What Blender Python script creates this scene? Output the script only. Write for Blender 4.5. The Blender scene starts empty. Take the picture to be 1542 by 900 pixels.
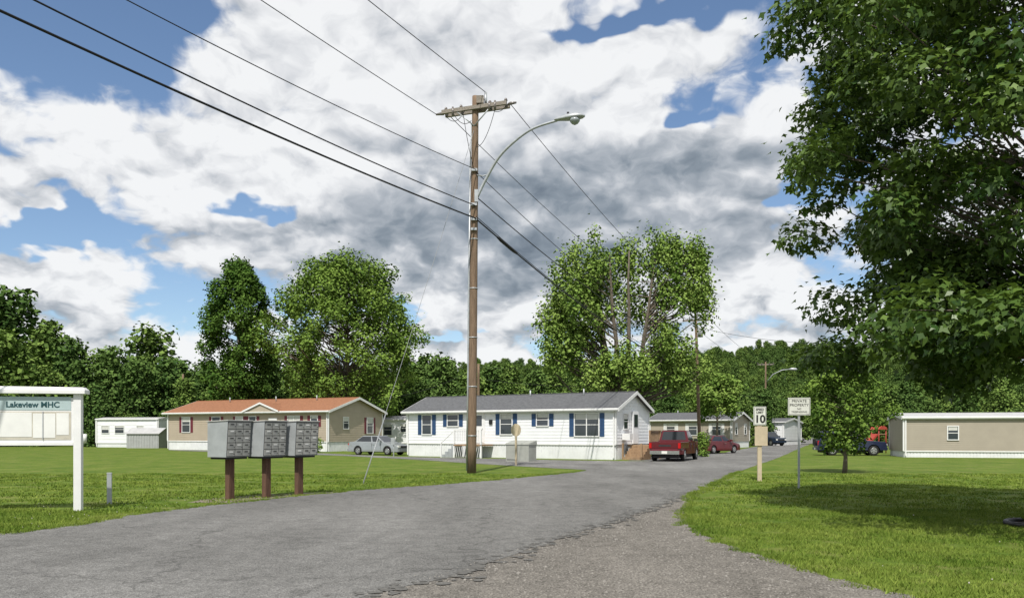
import bpy, math, random, bmesh
import numpy as np
from mathutils import Vector, Matrix
from mathutils.geometry import tessellate_polygon
R=math.radians
rng=np.random.default_rng(7); random.seed(7)
scene=bpy.context.scene
scene.view_settings.view_transform='Standard'; scene.view_settings.look='None'
scene.view_settings.exposure=0; scene.view_settings.gamma=1
COL=scene.collection
# ------------------------------------------------------------------ materials
def nt_new(name):
    m=bpy.data.materials.new(name); m.use_nodes=True
    nt=m.node_tree; b=nt.nodes['Principled BSDF']; return m,nt,b
def mat(name,c,rough=.7,var=.15,scale=3.,bump=0.,bscale=20.,metal=0.,stretch=(1,1,1),c2=None,spec=.3):
    m,nt,b=nt_new(name); L=nt.links
    b.inputs['Roughness'].default_value=rough; b.inputs['Metallic'].default_value=metal
    b.inputs['Specular IOR Level'].default_value=spec
    tc=nt.nodes.new('ShaderNodeTexCoord'); mp=nt.nodes.new('ShaderNodeMapping'); mp.inputs['Scale'].default_value=stretch
    L.new(tc.outputs['Object'],mp.inputs['Vector'])
    n=nt.nodes.new('ShaderNodeTexNoise'); n.inputs['Scale'].default_value=scale; n.inputs['Detail'].default_value=5; n.inputs['Roughness'].default_value=.62
    L.new(mp.outputs[0],n.inputs['Vector'])
    r=nt.nodes.new('ShaderNodeValToRGB'); r.color_ramp.elements[0].position=.3; r.color_ramp.elements[1].position=.7
    a=c2 if c2 else [x*(1-var) for x in c]; bb=c if c2 else [min(1,x*(1+var)) for x in c]
    r.color_ramp.elements[0].color=(*a,1); r.color_ramp.elements[1].color=(*bb,1)
    L.new(n.outputs['Fac'],r.inputs['Fac']); L.new(r.outputs['Color'],b.inputs['Base Color'])
    if bump>0:
        n2=nt.nodes.new('ShaderNodeTexNoise'); n2.inputs['Scale'].default_value=bscale; n2.inputs['Detail'].default_value=4
        L.new(mp.outputs[0],n2.inputs['Vector'])
        bp=nt.nodes.new('ShaderNodeBump'); bp.inputs['Strength'].default_value=bump; bp.inputs['Distance'].default_value=.02
        L.new(n2.outputs['Fac'],bp.inputs['Height']); L.new(bp.outputs[0],b.inputs['Normal'])
    return m
def leafmat(name,dark,light,trans=.35,rough=.5,patch=False):
    m,nt,b=nt_new(name); L=nt.links
    at=nt.nodes.new('ShaderNodeAttribute'); at.attribute_name='var'
    oi=nt.nodes.new('ShaderNodeObjectInfo')
    ad=nt.nodes.new('ShaderNodeMath'); ad.operation='MULTIPLY_ADD'; ad.inputs[1].default_value=.35; 
    L.new(oi.outputs['Random'],ad.inputs[0]); L.new(at.outputs['Fac'],ad.inputs[2])
    sb=nt.nodes.new('ShaderNodeMath'); sb.operation='SUBTRACT'; sb.inputs[1].default_value=.17; L.new(ad.outputs[0],sb.inputs[0])
    fac=sb.outputs[0]
    if patch:
        ad.inputs[1].default_value=.08; sb.inputs[1].default_value=.04
        g=nt.nodes.new('ShaderNodeNewGeometry'); n=nt.nodes.new('ShaderNodeTexNoise'); n.inputs['Scale'].default_value=.55; n.inputs['Detail'].default_value=5; n.inputs['Roughness'].default_value=.65; L.new(g.outputs['Position'],n.inputs['Vector'])
        ma=nt.nodes.new('ShaderNodeMath'); ma.operation='MULTIPLY_ADD'; L.new(n.outputs['Fac'],ma.inputs[0]); ma.inputs[1].default_value=2.2; ma.inputs[2].default_value=-1.1
        m2=nt.nodes.new('ShaderNodeMath'); m2.operation='ADD'; L.new(ma.outputs[0],m2.inputs[0]); L.new(fac,m2.inputs[1]); fac=m2.outputs[0]
    r=nt.nodes.new('ShaderNodeValToRGB'); r.color_ramp.elements[0].color=(*dark,1); r.color_ramp.elements[1].color=(*light,1)
    L.new(fac,r.inputs['Fac'])
    if trans>0:
        L.new(r.outputs[0],b.inputs['Base Color'])
        b.inputs['Roughness'].default_value=rough; b.inputs['Specular IOR Level'].default_value=.3
        tr=nt.nodes.new('ShaderNodeBsdfTranslucent'); 
        mx=nt.nodes.new('ShaderNodeMix'); mx.data_type='RGBA'; mx.inputs[0].default_value=.5
        L.new(r.outputs[0],mx.inputs[6]); mx.inputs[7].default_value=(.18,.28,.03,1); L.new(mx.outputs[2],tr.inputs['Color'])
        ms=nt.nodes.new('ShaderNodeMixShader'); ms.inputs[0].default_value=trans
        L.new(b.outputs[0],ms.inputs[1]); L.new(tr.outputs[0],ms.inputs[2])
        L.new(ms.outputs[0],nt.nodes['Material Output'].inputs['Surface'])
    else:
        df=nt.nodes.new('ShaderNodeBsdfDiffuse'); L.new(r.outputs[0],df.inputs['Color']); L.new(df.outputs[0],nt.nodes['Material Output'].inputs['Surface']); nt.nodes.remove(b)
    return m
M={}
M['white']=mat('white_vinyl',(.76,.77,.79),.5,.05,1.5)
M['whitetrim']=mat('white_trim',(.74,.74,.74),.5,.06,2)
M['skirt']=mat('skirting_vinyl',(.70,.71,.72),.55,.08,1.2)
M['tan']=mat('tan_vinyl',(.40,.34,.265),.6,.06,1.2)
M['tan2']=mat('taupe_vinyl',(.36,.32,.26),.6,.06,1.2)
M['roofgrey']=mat('grey_shingle',(.105,.108,.115),.9,.3,6,bump=.6,bscale=30)
M['roofbrown']=mat('brown_shingle',(.27,.125,.068),.9,.22,5,bump=.6,bscale=30)
M['rooflight']=mat('light_metal_roof',(.42,.42,.42),.5,.1,2)
M['blue']=mat('blue_shutter',(.035,.08,.18),.5,.1,3)
M['maroon']=mat('maroon_shutter',(.16,.03,.045),.5,.1,3)
M['glass']=mat('window_glass',(.03,.04,.05),.06,.2,.7,spec=.8)
M['blind']=mat('window_blind',(.55,.55,.52),.7,.1,3)
M['wood']=mat('pole_wood',(.25,.175,.12),.9,.3,3.5,bump=.7,bscale=9,stretch=(6,6,.5),c2=(.13,.09,.062))
M['greywood']=mat('weathered_crossarm',(.26,.23,.2),.9,.3,6,bump=.6,stretch=(1,5,5))
M['postwood']=mat('brown_post_wood',(.12,.068,.045),.85,.3,5,bump=.6,stretch=(5,5,.6))
M['deck']=mat('deck_wood',(.3,.2,.12),.85,.25,5,bump=.4)
M['galv']=mat('galvanised_steel',(.42,.44,.46),.45,.15,4,metal=.4)
M['mailbox']=mat('mailbox_aluminium',(.42,.42,.40),.45,.12,5,metal=.2)
M['mailside']=mat('mailbox_side_grey',(.33,.35,.36),.55,.12,3,metal=.1)
M['mailgap']=mat('mailbox_gap',(.07,.07,.07),.7,.2,4)
M['dark']=mat('dark_gap',(.03,.03,.032),.7,.2,4)
M['black']=mat('black_plastic',(.015,.015,.016),.5,.2,4)
M['wire']=mat('wire_black',(.014,.014,.016),.6,.1,3)
M['guy']=mat('guy_steel',(.25,.26,.27),.5,.1,3)
M['rubber']=mat('tyre_rubber',(.018,.018,.018),.85,.2,5)
M['rim']=mat('alloy_rim',(.5,.5,.52),.3,.1,5,metal=.8)
M['chrome']=mat('chrome',(.6,.6,.62),.15,.05,5,metal=.9)
M['carglass']=mat('car_glass',(.012,.016,.02),.04,.1,1,spec=.9)
M['red_paint']=mat('dark_red_paint',(.10,.009,.014),.2,.08,2,spec=.6)
M['silver_paint']=mat('silver_paint',(.33,.35,.36),.25,.06,2,metal=.4,spec=.6)
M['navy_paint']=mat('navy_paint',(.014,.02,.05),.2,.1,2,spec=.6)
M['dark_paint']=mat('charcoal_paint',(.02,.03,.05),.2,.1,2,spec=.6)
M['taillight']=mat('tail_light_red',(.45,.01,.01),.2,.1,3)
M['headlight']=mat('head_light',(.75,.75,.72),.1,.05,3)
M['signwhite']=mat('sign_white',(.66,.67,.62),.45,.06,4)
M['signtan']=mat('plywood_tan',(.50,.42,.30),.8,.12,6)
M['signtext']=mat('sign_text',(.03,.03,.03),.6,.1,5)
M['teal']=mat('teal_text',(.02,.07,.08),.6,.1,5)
M['header']=mat('sign_header',(.40,.50,.51),.5,.05,5)
M['paper']=mat('paper_notice',(.74,.74,.72),.8,.08,2)
M['cork']=mat('board_back',(.50,.47,.40),.8,.15,5)
M['orange']=mat('orange_plastic',(.34,.05,.035),.5,.1,3)
M['bark']=mat('tree_bark',(.15,.125,.10),.95,.35,6,bump=.8,bscale=14,stretch=(4,4,.8))
M['shed']=mat('shed_metal',(.36,.37,.37),.5,.1,2)
M['insul']=mat('insulator',(.16,.14,.13),.2,.1,3,spec=.7)
M['bin']=mat('storage_bin',(.32,.33,.30),.6,.1,3)
M['soil']=mat('mulch_soil',(.05,.035,.025),.95,.3,20,bump=.8)
M['plate']=mat('licence_plate',(.7,.7,.65),.5,.05,5)
M['lens']=mat('lamp_lens',(.30,.33,.35),.15,.1,3,spec=.8)
M['leafnear']=leafmat('maple_leaves',(.030,.072,.015),(.145,.225,.042),.2,.40)
M['leafmid']=leafmat('leaves_mid',(.05,.105,.022),(.185,.275,.055),0)
M['leafbright']=leafmat('leaves_light',(.09,.165,.03),(.265,.36,.09),0)
M['leafdark']=leafmat('leaves_dark',(.035,.08,.016),(.12,.20,.04),0)
M['leafwood']=leafmat('leaves_woodland',(.045,.09,.022),(.175,.255,.062),0)
M['leafwoodd']=leafmat('leaves_woodland_dark',(.035,.075,.02),(.13,.205,.055),0)
M['grassblade']=leafmat('grass_blades',(.075,.135,.018),(.215,.27,.055),0,.6,patch=True)
# ------------------------------------------------------------------ mesh builder
class MB:
    def __init__(s): s.v=[]; s.f=[]; s.mi=[]; s.mats=[]; s.sm=[]
    def m(s,name):
        if name not in s.mats: s.mats.append(name)
        return s.mats.index(name)
    def poly(s,pts,mt,smooth=False):
        b=len(s.v); s.v+= [tuple(p) for p in pts]; s.f.append(tuple(range(b,b+len(pts)))); s.mi.append(s.m(mt)); s.sm.append(smooth)
    def hexa(s,c,mt):
        b=len(s.v); s.v+=[tuple(p) for p in c]
        for f in ((0,3,2,1),(4,5,6,7),(0,1,5,4),(1,2,6,5),(2,3,7,6),(3,0,4,7)):
            s.f.append(tuple(b+i for i in f)); s.mi.append(s.m(mt)); s.sm.append(False)
    def box(s,x0,x1,y0,y1,z0,z1,mt):
        s.hexa([(x0,y0,z0),(x1,y0,z0),(x1,y1,z0),(x0,y1,z0),(x0,y0,z1),(x1,y0,z1),(x1,y1,z1),(x0,y1,z1)],mt)
    def obox(s,O,u,n,a0,a1,z0,z1,d0,d1,mt):
        O=Vector(O);u=Vector(u);n=Vector(n);Z=Vector((0,0,1))
        s.hexa([O+u*a+n*d+Z*z for (a,d,z) in ((a0,d1,z0),(a1,d1,z0),(a1,d0,z0),(a0,d0,z0),(a0,d1,z1),(a1,d1,z1),(a1,d0,z1),(a0,d0,z1))],mt)
    def tube(s,pts,rads,mt,n=8,cap=True,smooth=True):
        pts=[Vector(p) for p in pts]; 
        if not hasattr(rads,'__len__'): rads=[rads]*len(pts)
        b=len(s.v); mi=s.m(mt)
        t=(pts[-1]-pts[0]).normalized(); ref=Vector((1,0,0)) if abs(t.x)<.8 else Vector((0,1,0))
        for i,p in enumerate(pts):
            d=(pts[min(i+1,len(pts)-1)]-pts[max(i-1,0)]).normalized()
            a=(ref-d*ref.dot(d)).normalized(); c=d.cross(a)
            for k in range(n):
                th=2*math.pi*k/n; s.v.append(tuple(p+(a*math.cos(th)+c*math.sin(th))*rads[i]))
        for i in range(len(pts)-1):
            for k in range(n):
                k2=(k+1)%n
                s.f.append((b+i*n+k,b+i*n+k2,b+(i+1)*n+k2,b+(i+1)*n+k)); s.mi.append(mi); s.sm.append(smooth)
        if cap:
            s.f.append(tuple(b+k for k in reversed(range(n)))); s.mi.append(mi); s.sm.append(False)
            s.f.append(tuple(b+(len(pts)-1)*n+k for k in range(n))); s.mi.append(mi); s.sm.append(False)
    def obj(s,name,parent=None,bevel=0,loc=None,rz=0):
        me=bpy.data.meshes.new(name); me.from_pydata(s.v,[],s.f)
        for k in s.mats: me.materials.append(M[k])
        me.polygons.foreach_set('material_index',s.mi); me.polygons.foreach_set('use_smooth',s.sm); me.update()
        o=bpy.data.objects.new(name,me); COL.objects.link(o)
        if parent: o.parent=parent
        if loc: o.location=loc
        o.rotation_euler[2]=rz
        if bevel:
            bm=o.modifiers.new('b','BEVEL'); bm.width=bevel; bm.segments=2; bm.limit_method='ANGLE'; bm.angle_limit=R(35)
        return o
def empty(name,loc=(0,0,0),rz=0):
    e=bpy.data.objects.new(name,None); COL.objects.link(e); e.location=loc; e.rotation_euler[2]=rz; e.empty_display_size=.3; return e
def text(name,s,size,parent,loc,rot,mt,align='CENTER',bold=0.0,xs=1):
    c=bpy.data.curves.new(name,'FONT'); c.body=s; c.size=size; c.align_x=align; c.align_y='CENTER'; c.extrude=.002; c.offset=bold
    c.materials.append(M[mt]); o=bpy.data.objects.new(name,c); COL.objects.link(o); o.parent=parent; o.location=loc; o.rotation_euler=rot; o.scale=(xs,1,1); return o
# ------------------------------------------------------------------ world / sky
SUN=Vector((-.20,-1,0)).normalized(); EL=R(54)
sunpos=Vector((SUN.x*math.cos(EL),SUN.y*math.cos(EL),math.sin(EL)))
w=bpy.data.worlds.new('World'); scene.world=w; w.use_nodes=True; nt=w.node_tree; nt.nodes.clear(); L=nt.links
try: w.cycles.sampling_method='NONE'
except Exception as ex_: print('ws',ex_)
def math_n(op,a,b=None,c=None):
    n=nt.nodes.new('ShaderNodeMath'); n.operation=op
    for i,x in enumerate((a,b,c)):
        if x is None: continue
        if isinstance(x,(int,float)): n.inputs[i].default_value=x
        else: L.new(x,n.inputs[i])
    return n.outputs[0]
add=lambda a,b:math_n('ADD',a,b); mul=lambda a,b:math_n('MULTIPLY',a,b); sub=lambda a,b:math_n('SUBTRACT',a,b); div=lambda a,b:math_n('DIVIDE',a,b)
def comb(x,y,z):
    n=nt.nodes.new('ShaderNodeCombineXYZ')
    for i,q in enumerate((x,y,z)):
        if isinstance(q,(int,float)): n.inputs[i].default_value=q
        else: L.new(q,n.inputs[i])
    return n.outputs[0]
def noise(vec,scale,detail=8,rough=.55,lac=2.0,color=False):
    n=nt.nodes.new('ShaderNodeTexNoise'); n.noise_dimensions='2D'; n.inputs['Scale'].default_value=scale; n.inputs['Detail'].default_value=detail
    n.inputs['Roughness'].default_value=rough; n.inputs['Lacunarity'].default_value=lac
    L.new(vec,n.inputs['Vector']); return n.outputs['Color'] if color else n.outputs['Fac']
def vor(vec,scale,detail=3,rough=.5):
    n=nt.nodes.new('ShaderNodeTexVoronoi'); n.voronoi_dimensions='2D'; n.feature='F1'; n.normalize=True
    n.inputs['Scale'].default_value=scale; n.inputs['Detail'].default_value=detail; n.inputs['Roughness'].default_value=rough
    L.new(vec,n.inputs['Vector']); return n.outputs['Distance']
def smooth(x,a,b,o0=0,o1=1):
    n=nt.nodes.new('ShaderNodeMapRange'); n.interpolation_type='SMOOTHSTEP'; L.new(x,n.inputs[0])
    for i,q in zip((1,2,3,4),(a,b,o0,o1)): n.inputs[i].default_value=q
    return n.outputs[0]
def vma(a,s,b):
    n=nt.nodes.new('ShaderNodeVectorMath'); n.operation='MULTIPLY_ADD'; L.new(a,n.inputs[0]); n.inputs[1].default_value=s
    if hasattr(b,'links'): L.new(b,n.inputs[2])
    else: n.inputs[2].default_value=b
    return n.outputs[0]
tc=nt.nodes.new('ShaderNodeTexCoord'); sp=nt.nodes.new('ShaderNodeSeparateXYZ'); L.new(tc.outputs['Generated'],sp.inputs[0])
dx,dy,dz=sp.outputs
az=math_n('ARCTAN2',dx,dy); el=math_n('ARCSINE',dz)
def qvec(up):
    z=add(math_n('MAXIMUM',add(dz,up),0.0),.42)
    return comb(div(dx,z),div(dy,z),0.0)
q0=qvec(0.0)
wcol=noise(q0,3.2,4,.6,color=True)
PA=vma(wcol,(.32,.20,0),vma(comb(az,el,0.0),(1,1,0),(-.16,-.10,0)))
covs=None; shs=None
def blob(px,py,rx,ry,ca,sa):
    global covs,shs
    a=math.atan((px-771)/1200); e=math.atan((651-py)/math.hypot(1200,px-771))
    ia=1/(rx/1200*math.cos(a)**2); ie=1/(ry/1200)
    v=vma(PA,(ia,ie,0),(-a*ia,-e*ie,0))
    d=nt.nodes.new('ShaderNodeVectorMath'); d.operation='DOT_PRODUCT'; L.new(v,d.inputs[0]); L.new(v,d.inputs[1])
    g=math_n('POWER',math.exp(-1),d.outputs['Value'])
    if ca: covs=math_n('MULTIPLY_ADD',g,ca,covs if covs is not None else 0.0)
    if sa: shs=math_n('MULTIPLY_ADD',g,sa,shs if shs is not None else 0.0)
for bq in [(60,35,165,62,-.34,0),(265,70,60,30,-.16,0),(95,352,120,28,-.34,0),(325,265,90,22,-.28,0),(1215,250,55,60,-.30,0),(1045,192,55,18,-.26,0),
  (935,4,120,16,-.30,0),(640,482,50,12,-.16,0),(560,120,190,110,.10,.14),(920,80,220,65,.10,.12),(870,335,270,90,.20,-.36),(640,335,120,62,.10,-.20),(1090,290,110,50,.10,-.16),
  (750,395,170,36,.06,-.16),(300,388,120,28,.14,.16),(190,225,150,26,.12,.12),(50,290,90,14,.06,-.14),(410,322,130,16,.04,-.18),(140,160,80,22,.06,-.10),(1130,440,130,30,.08,.12),(60,430,130,24,.10,.06),(1010,215,160,30,.04,-.10)]: blob(*bq)
warp=noise(q0,8.0,3,.55,color=True)
def dens(q):
    qw=vma(warp,(.075,.075,0),q)
    a=noise(q,2.6,1,.5); v1=math_n('SUBTRACT',1.0,vor(qw,6.3,3,.5)); b=noise(qw,10.0,5,.58)
    return add(add(mul(a,.36),mul(v1,.38)),mul(b,.28))
d0=dens(q0); d1=dens(qvec(.026))
D=add(d0,covs)
alpha=smooth(D,.475,.575)
thick=smooth(D,.60,.92)
lit=sub(d0,d1)
s=add(add(add(.88,mul(lit,2.7)),mul(thick,-.16)),shs)
ramp=nt.nodes.new('ShaderNodeValToRGB'); L.new(s,ramp.inputs[0]); cr=ramp.color_ramp
cr.elements[0].position=.1; cr.elements[0].color=(.13,.165,.21,1); cr.elements[1].position=1.0; cr.elements[1].color=(.92,.93,.94,1)
e=cr.elements.new(.4); e.color=(.26,.305,.355,1); e=cr.elements.new(.65); e.color=(.48,.515,.56,1); e=cr.elements.new(.84); e.color=(.75,.765,.79,1)
sky=nt.nodes.new('ShaderNodeTexSky'); sky.sky_type='NISHITA'; sky.sun_disc=False; sky.sun_elevation=EL; sky.sun_rotation=math.atan2(SUN.x,SUN.y)
sky.air_density=1.0; sky.dust_density=.3; sky.ozone_density=3.0
bg1=nt.nodes.new('ShaderNodeBackground'); bg1.inputs[1].default_value=.13
L.new(sky.outputs[0],bg1.inputs[0])
bg2=nt.nodes.new('ShaderNodeBackground'); bg2.inputs[1].default_value=1.0; L.new(ramp.outputs[0],bg2.inputs[0])
mx=nt.nodes.new('ShaderNodeMixShader'); L.new(mul(alpha,.97),mx.inputs[0]); L.new(bg1.outputs[0],mx.inputs[1]); L.new(bg2.outputs[0],mx.inputs[2])
out=nt.nodes.new('ShaderNodeOutputWorld'); L.new(mx.outputs[0],out.inputs[0])
sl=bpy.data.lights.new('sun','SUN'); sl.energy=4.7; sl.angle=R(.5); sl.color=(1,.955,.87)
so=bpy.data.objects.new('sun',sl); COL.objects.link(so); so.rotation_euler=(-sunpos).to_track_quat('-Z','Y').to_euler(); so.location=(0,-20,40)
# ------------------------------------------------------------------ camera
cam=bpy.data.cameras.new('camera'); co=bpy.data.objects.new('camera',cam); COL.objects.link(co)
co.location=(0,0,1.65); co.rotation_euler=(R(90),0,0); cam.lens=28.0; cam.sensor_width=36; cam.shift_y=.1303; cam.clip_end=6000; cam.clip_start=.05
scene.camera=co
# ------------------------------------------------------------------ ground
def catmull(pts,sub=6):
    n=len(pts); out=[]
    for i in range(n):
        p0,p1,p2,p3=[np.array(pts[(i+k)%n],float) for k in (-1,0,1,2)]
        for j in range(sub):
            t=j/sub
            out.append(.5*((2*p1)+(-p0+p2)*t+(2*p0-5*p1+4*p2-p3)*t*t+(-p0+3*p1-3*p2+p3)*t**3))
    return out
def sheet(name,pts,z,mt,sub=8,jit=.05):
    o=catmull(pts,sub)
    o=[(p[0]+random.gauss(0,jit),p[1]+random.gauss(0,jit)) for p in o]
    tri=tessellate_polygon([[Vector((p[0],p[1],0)) for p in o]])
    me=bpy.data.meshes.new(name); me.from_pydata([(p[0],p[1],z) for p in o],[],[tuple(t) for t in tri]); me.materials.append(mt); me.update()
    bm=bmesh.new(); bm.from_mesh(me); bmesh.ops.recalc_face_normals(bm,faces=bm.faces)
    if sum(f.normal.z for f in bm.faces)<0: bmesh.ops.reverse_faces(bm,faces=bm.faces)
    bm.to_mesh(me); bm.free()
    ob=bpy.data.objects.new(name,me); COL.objects.link(ob); return ob,np.array(o)
def rampn(nt,f,els):
    r=nt.nodes.new('ShaderNodeValToRGB'); nt.links.new(f,r.inputs[0])
    r.color_ramp.elements[0].position=els[0][0]; r.color_ramp.elements[0].color=(*els[0][1],1)
    r.color_ramp.elements[1].position=els[-1][0]; r.color_ramp.elements[1].color=(*els[-1][1],1)
    for p,c in els[1:-1]: q=r.color_ramp.elements.new(p); q.color=(*c,1)
    return r.outputs[0]
def groundmat():
    m,nt,b=nt_new('lawn_ground'); L=nt.links; b.inputs['Roughness'].default_value=.95; b.inputs['Specular IOR Level'].default_value=.1
    tc=nt.nodes.new('ShaderNodeTexCoord')
    def N(s,d=5,r=.6):
        n=nt.nodes.new('ShaderNodeTexNoise'); n.inputs['Scale'].default_value=s; n.inputs['Detail'].default_value=d; n.inputs['Roughness'].default_value=r; L.new(tc.outputs['Object'],n.inputs['Vector']); return n.outputs['Fac']
    a=rampn(nt,N(.55,5,.65),[(.3,(.07,.125,.017)),(.5,(.11,.165,.024)),(.7,(.16,.20,.042))])
    bb=rampn(nt,N(9,5,.75),[(.35,(.4,.42,.35)),(.65,(1.25,1.22,1.2))])
    mm=nt.nodes.new('ShaderNodeMix'); mm.data_type='RGBA'; mm.blend_type='MULTIPLY'; mm.inputs[0].default_value=.7; L.new(a,mm.inputs[6]); L.new(bb,mm.inputs[7])
    dry=rampn(nt,N(1.3,4),[(.52,(0,0,0)),(.75,(.8,.8,.8))])
    m2=nt.nodes.new('ShaderNodeMix'); m2.data_type='RGBA'; L.new(dry,m2.inputs[0]); L.new(mm.outputs[2],m2.inputs[6]); m2.inputs[7].default_value=(.20,.19,.07,1)
    L.new(m2.outputs[2],b.inputs['Base Color'])
    return m
def roadmat(name,base,gravel):
    m,nt,b=nt_new(name); L=nt.links; b.inputs['Roughness'].default_value=.93; b.inputs['Specular IOR Level'].default_value=.15
    tc=nt.nodes.new('ShaderNodeTexCoord')
    def N(s,d=5,r=.6,st=None):
        n=nt.nodes.new('ShaderNodeTexNoise'); n.inputs['Scale'].default_value=s; n.inputs['Detail'].default_value=d; n.inputs['Roughness'].default_value=r
        if st:
            mp=nt.nodes.new('ShaderNodeMapping'); mp.inputs['Scale'].default_value=st; mp.inputs['Rotation'].default_value=(0,0,R(28)); L.new(tc.outputs['Object'],mp.inputs[0]); L.new(mp.outputs[0],n.inputs['Vector'])
        else: L.new(tc.outputs['Object'],n.inputs['Vector'])
        return n.outputs['Fac']
    def mulc(a,c,f=1.0):
        mm=nt.nodes.new('ShaderNodeMix'); mm.data_type='RGBA'; mm.blend_type='MULTIPLY'; mm.inputs[0].default_value=f; L.new(a,mm.inputs[6]); L.new(c,mm.inputs[7]); return mm.outputs[2]
    g=lambda x:(x,x,x)
    c=rampn(nt,N(.5,5,.6,(1,.35,1)),[(.3,tuple(x*.72 for x in base)),(.7,tuple(x*1.2 for x in base))])
    c=mulc(c,rampn(nt,N(3.5,5,.7),[(.3,g(.76)),(.7,g(1.18))]))
    c=mulc(c,rampn(nt,N(60 if not gravel else 35,2,.8),[(.3,g(.42)),(.7,g(1.5))]))
    vo=nt.nodes.new('ShaderNodeTexVoronoi'); vo.inputs['Scale'].default_value=70 if not gravel else 45; L.new(tc.outputs['Object'],vo.inputs['Vector'])
    c=mulc(c,rampn(nt,vo.outputs['Color'],[(.1,g(.65)),(.9,g(1.3))]),.85)
    if not gravel:
        wsn=nt.nodes.new('ShaderNodeTexNoise'); wsn.inputs['Scale'].default_value=1.6; wsn.inputs['Detail'].default_value=4; L.new(tc.outputs['Object'],wsn.inputs['Vector'])
        mxv=nt.nodes.new('ShaderNodeMix'); mxv.data_type='RGBA'; mxv.blend_type='ADD'; mxv.inputs[0].default_value=1.1; L.new(tc.outputs['Object'],mxv.inputs[6]); L.new(wsn.outputs['Color'],mxv.inputs[7])
        v2=nt.nodes.new('ShaderNodeTexVoronoi'); v2.feature='DISTANCE_TO_EDGE'; v2.inputs['Scale'].default_value=.17; L.new(mxv.outputs[2],v2.inputs['Vector'])
        c=mulc(c,rampn(nt,v2.outputs['Distance'],[(.0,g(.5)),(.003,g(.65)),(.006,g(1))]),.6)
        v3=nt.nodes.new('ShaderNodeTexVoronoi'); v3.inputs['Scale'].default_value=.13; L.new(mxv.outputs[2],v3.inputs['Vector'])
        c=mulc(c,rampn(nt,v3.outputs['Color'],[(.2,g(.86)),(.8,g(1.08))]),.8)
    L.new(c,b.inputs['Base Color'])
    bp=nt.nodes.new('ShaderNodeBump'); bp.inputs['Strength'].default_value=.7; bp.inputs['Distance'].default_value=.012 if not gravel else .02
    L.new(vo.outputs['Distance'],bp.inputs['Height']); L.new(bp.outputs[0],b.inputs['Normal'])
    return m
gm=groundmat(); am=roadmat('weathered_asphalt',(.198,.195,.188),False); grm=roadmat('gravel_shoulder',(.20,.185,.165),True); dm=roadmat('drive_asphalt',(.165,.165,.165),False)
NR=48
ringr=[0,30,80,200,600,2500]
me=bpy.data.meshes.new('ground'); vs=[(0,0,0)]; fs=[]
for ri in ringr[1:]:
    for k in range(NR): vs.append((ri*math.cos(2*math.pi*k/NR),ri*math.sin(2*math.pi*k/NR),0))
for k in range(NR): fs.append((0,1+k,1+(k+1)%NR))
for i in range(len(ringr)-2):
    for k in range(NR):
        a=1+i*NR;b_=a+NR; fs.append((a+k,b_+k,b_+(k+1)%NR,a+(k+1)%NR))
me.from_pydata(vs,[],fs); me.materials.append(gm); me.update(); go=bpy.data.objects.new('ground',me); COL.objects.link(go)
asph=[(-40,-6),(-26,4),(-14,9.6),(-8.37,13.0),(-7.6,15.9),(-6.5,18.7),(-4.3,22.8),(-1.6,26.2),(.8,30.0),(2.7,33.4),(3.1,35.3),(1.0,38.0),(-1.8,42.1),(-7.2,50.3),(-14.5,59),(-30,72),(-31,75.5),(-16.8,65.0),
 (-8.5,55.3),(-2,50.9),(5.6,46.4),(9,47.5),(12,51.5),(16.4,62.5),(24,82),(54,155),(120,320),(126,318),(57.5,150),(32,88),(18.6,55),(11.4,38),(8.4,30.6),(5.6,23.4),(2.7,16.5),(.85,12.6),(-.56,9.4),(-1.5,7.9),(-3.2,4),(-5,-4),(-12,-14),(-30,-22)]
ao,AP=sheet('asphalt_road',asph,.008,am,8,.035)
grav=[(-6,-2),(-2.5,6),(-1,9),(.4,12.7),(2.2,16.6),(5.1,23.4),(5.75,23.3),(4.6,20.5),(4.05,18.2),(3.35,15.6),(3.1,13.2),(3.2,11.6),(3.5,9.7),(4.0,8.1),(5,6.4),(8,4.6),(14,3.6),(24,2),(24,-8),(0,-12)]
gro,GP=sheet('gravel_shoulder',grav,.004,grm,8,.05)
park=[(7.2,47.3),(12.6,47.8),(15.5,55),(17,62),(13,66),(10,56),(8.2,50.5)]
po,PP=sheet('parking_apron',park,.004,dm,5,.05)
def inpoly(P,x,y):
    x=np.asarray(x);y=np.asarray(y); c=np.zeros(x.shape,bool); n=len(P); j=n-1
    for i in range(n):
        xi,yi=P[i];xj,yj=P[j]
        c^=((yi>y)!=(yj>y))&(x<(xj-xi)*(y-yi)/(yj-yi+1e-12)+xi); j=i
    return c
# ------------------------------------------------------------------ instancing
def scatter(name,parent,child,pts):
    n=len(pts); pts=np.asarray(pts,float)
    base=np.array([(-.5,-.5),(.5,-.5),(.5,.5),(-.5,.5)])
    c=np.cos(pts[:,3]);s_=np.sin(pts[:,3])
    v=np.zeros((n,4,3))
    for k in range(4):
        bx,by=base[k]; v[:,k,0]=pts[:,0]+(bx*c-by*s_)*pts[:,4]; v[:,k,1]=pts[:,1]+(bx*s_+by*c)*pts[:,4]; v[:,k,2]=pts[:,2]
    me=bpy.data.meshes.new(name); me.from_pydata(v.reshape(-1,3).tolist(),[],[(4*i,4*i+1,4*i+2,4*i+3) for i in range(n)]); me.update()
    o=bpy.data.objects.new(name,me); COL.objects.link(o)
    if parent: o.parent=parent
    o.instance_type='FACES'; o.use_instance_faces_scale=True; o.instance_faces_scale=1; o.show_instancer_for_render=False; o.show_instancer_for_viewport=False
    child.parent=o; return o
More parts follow.
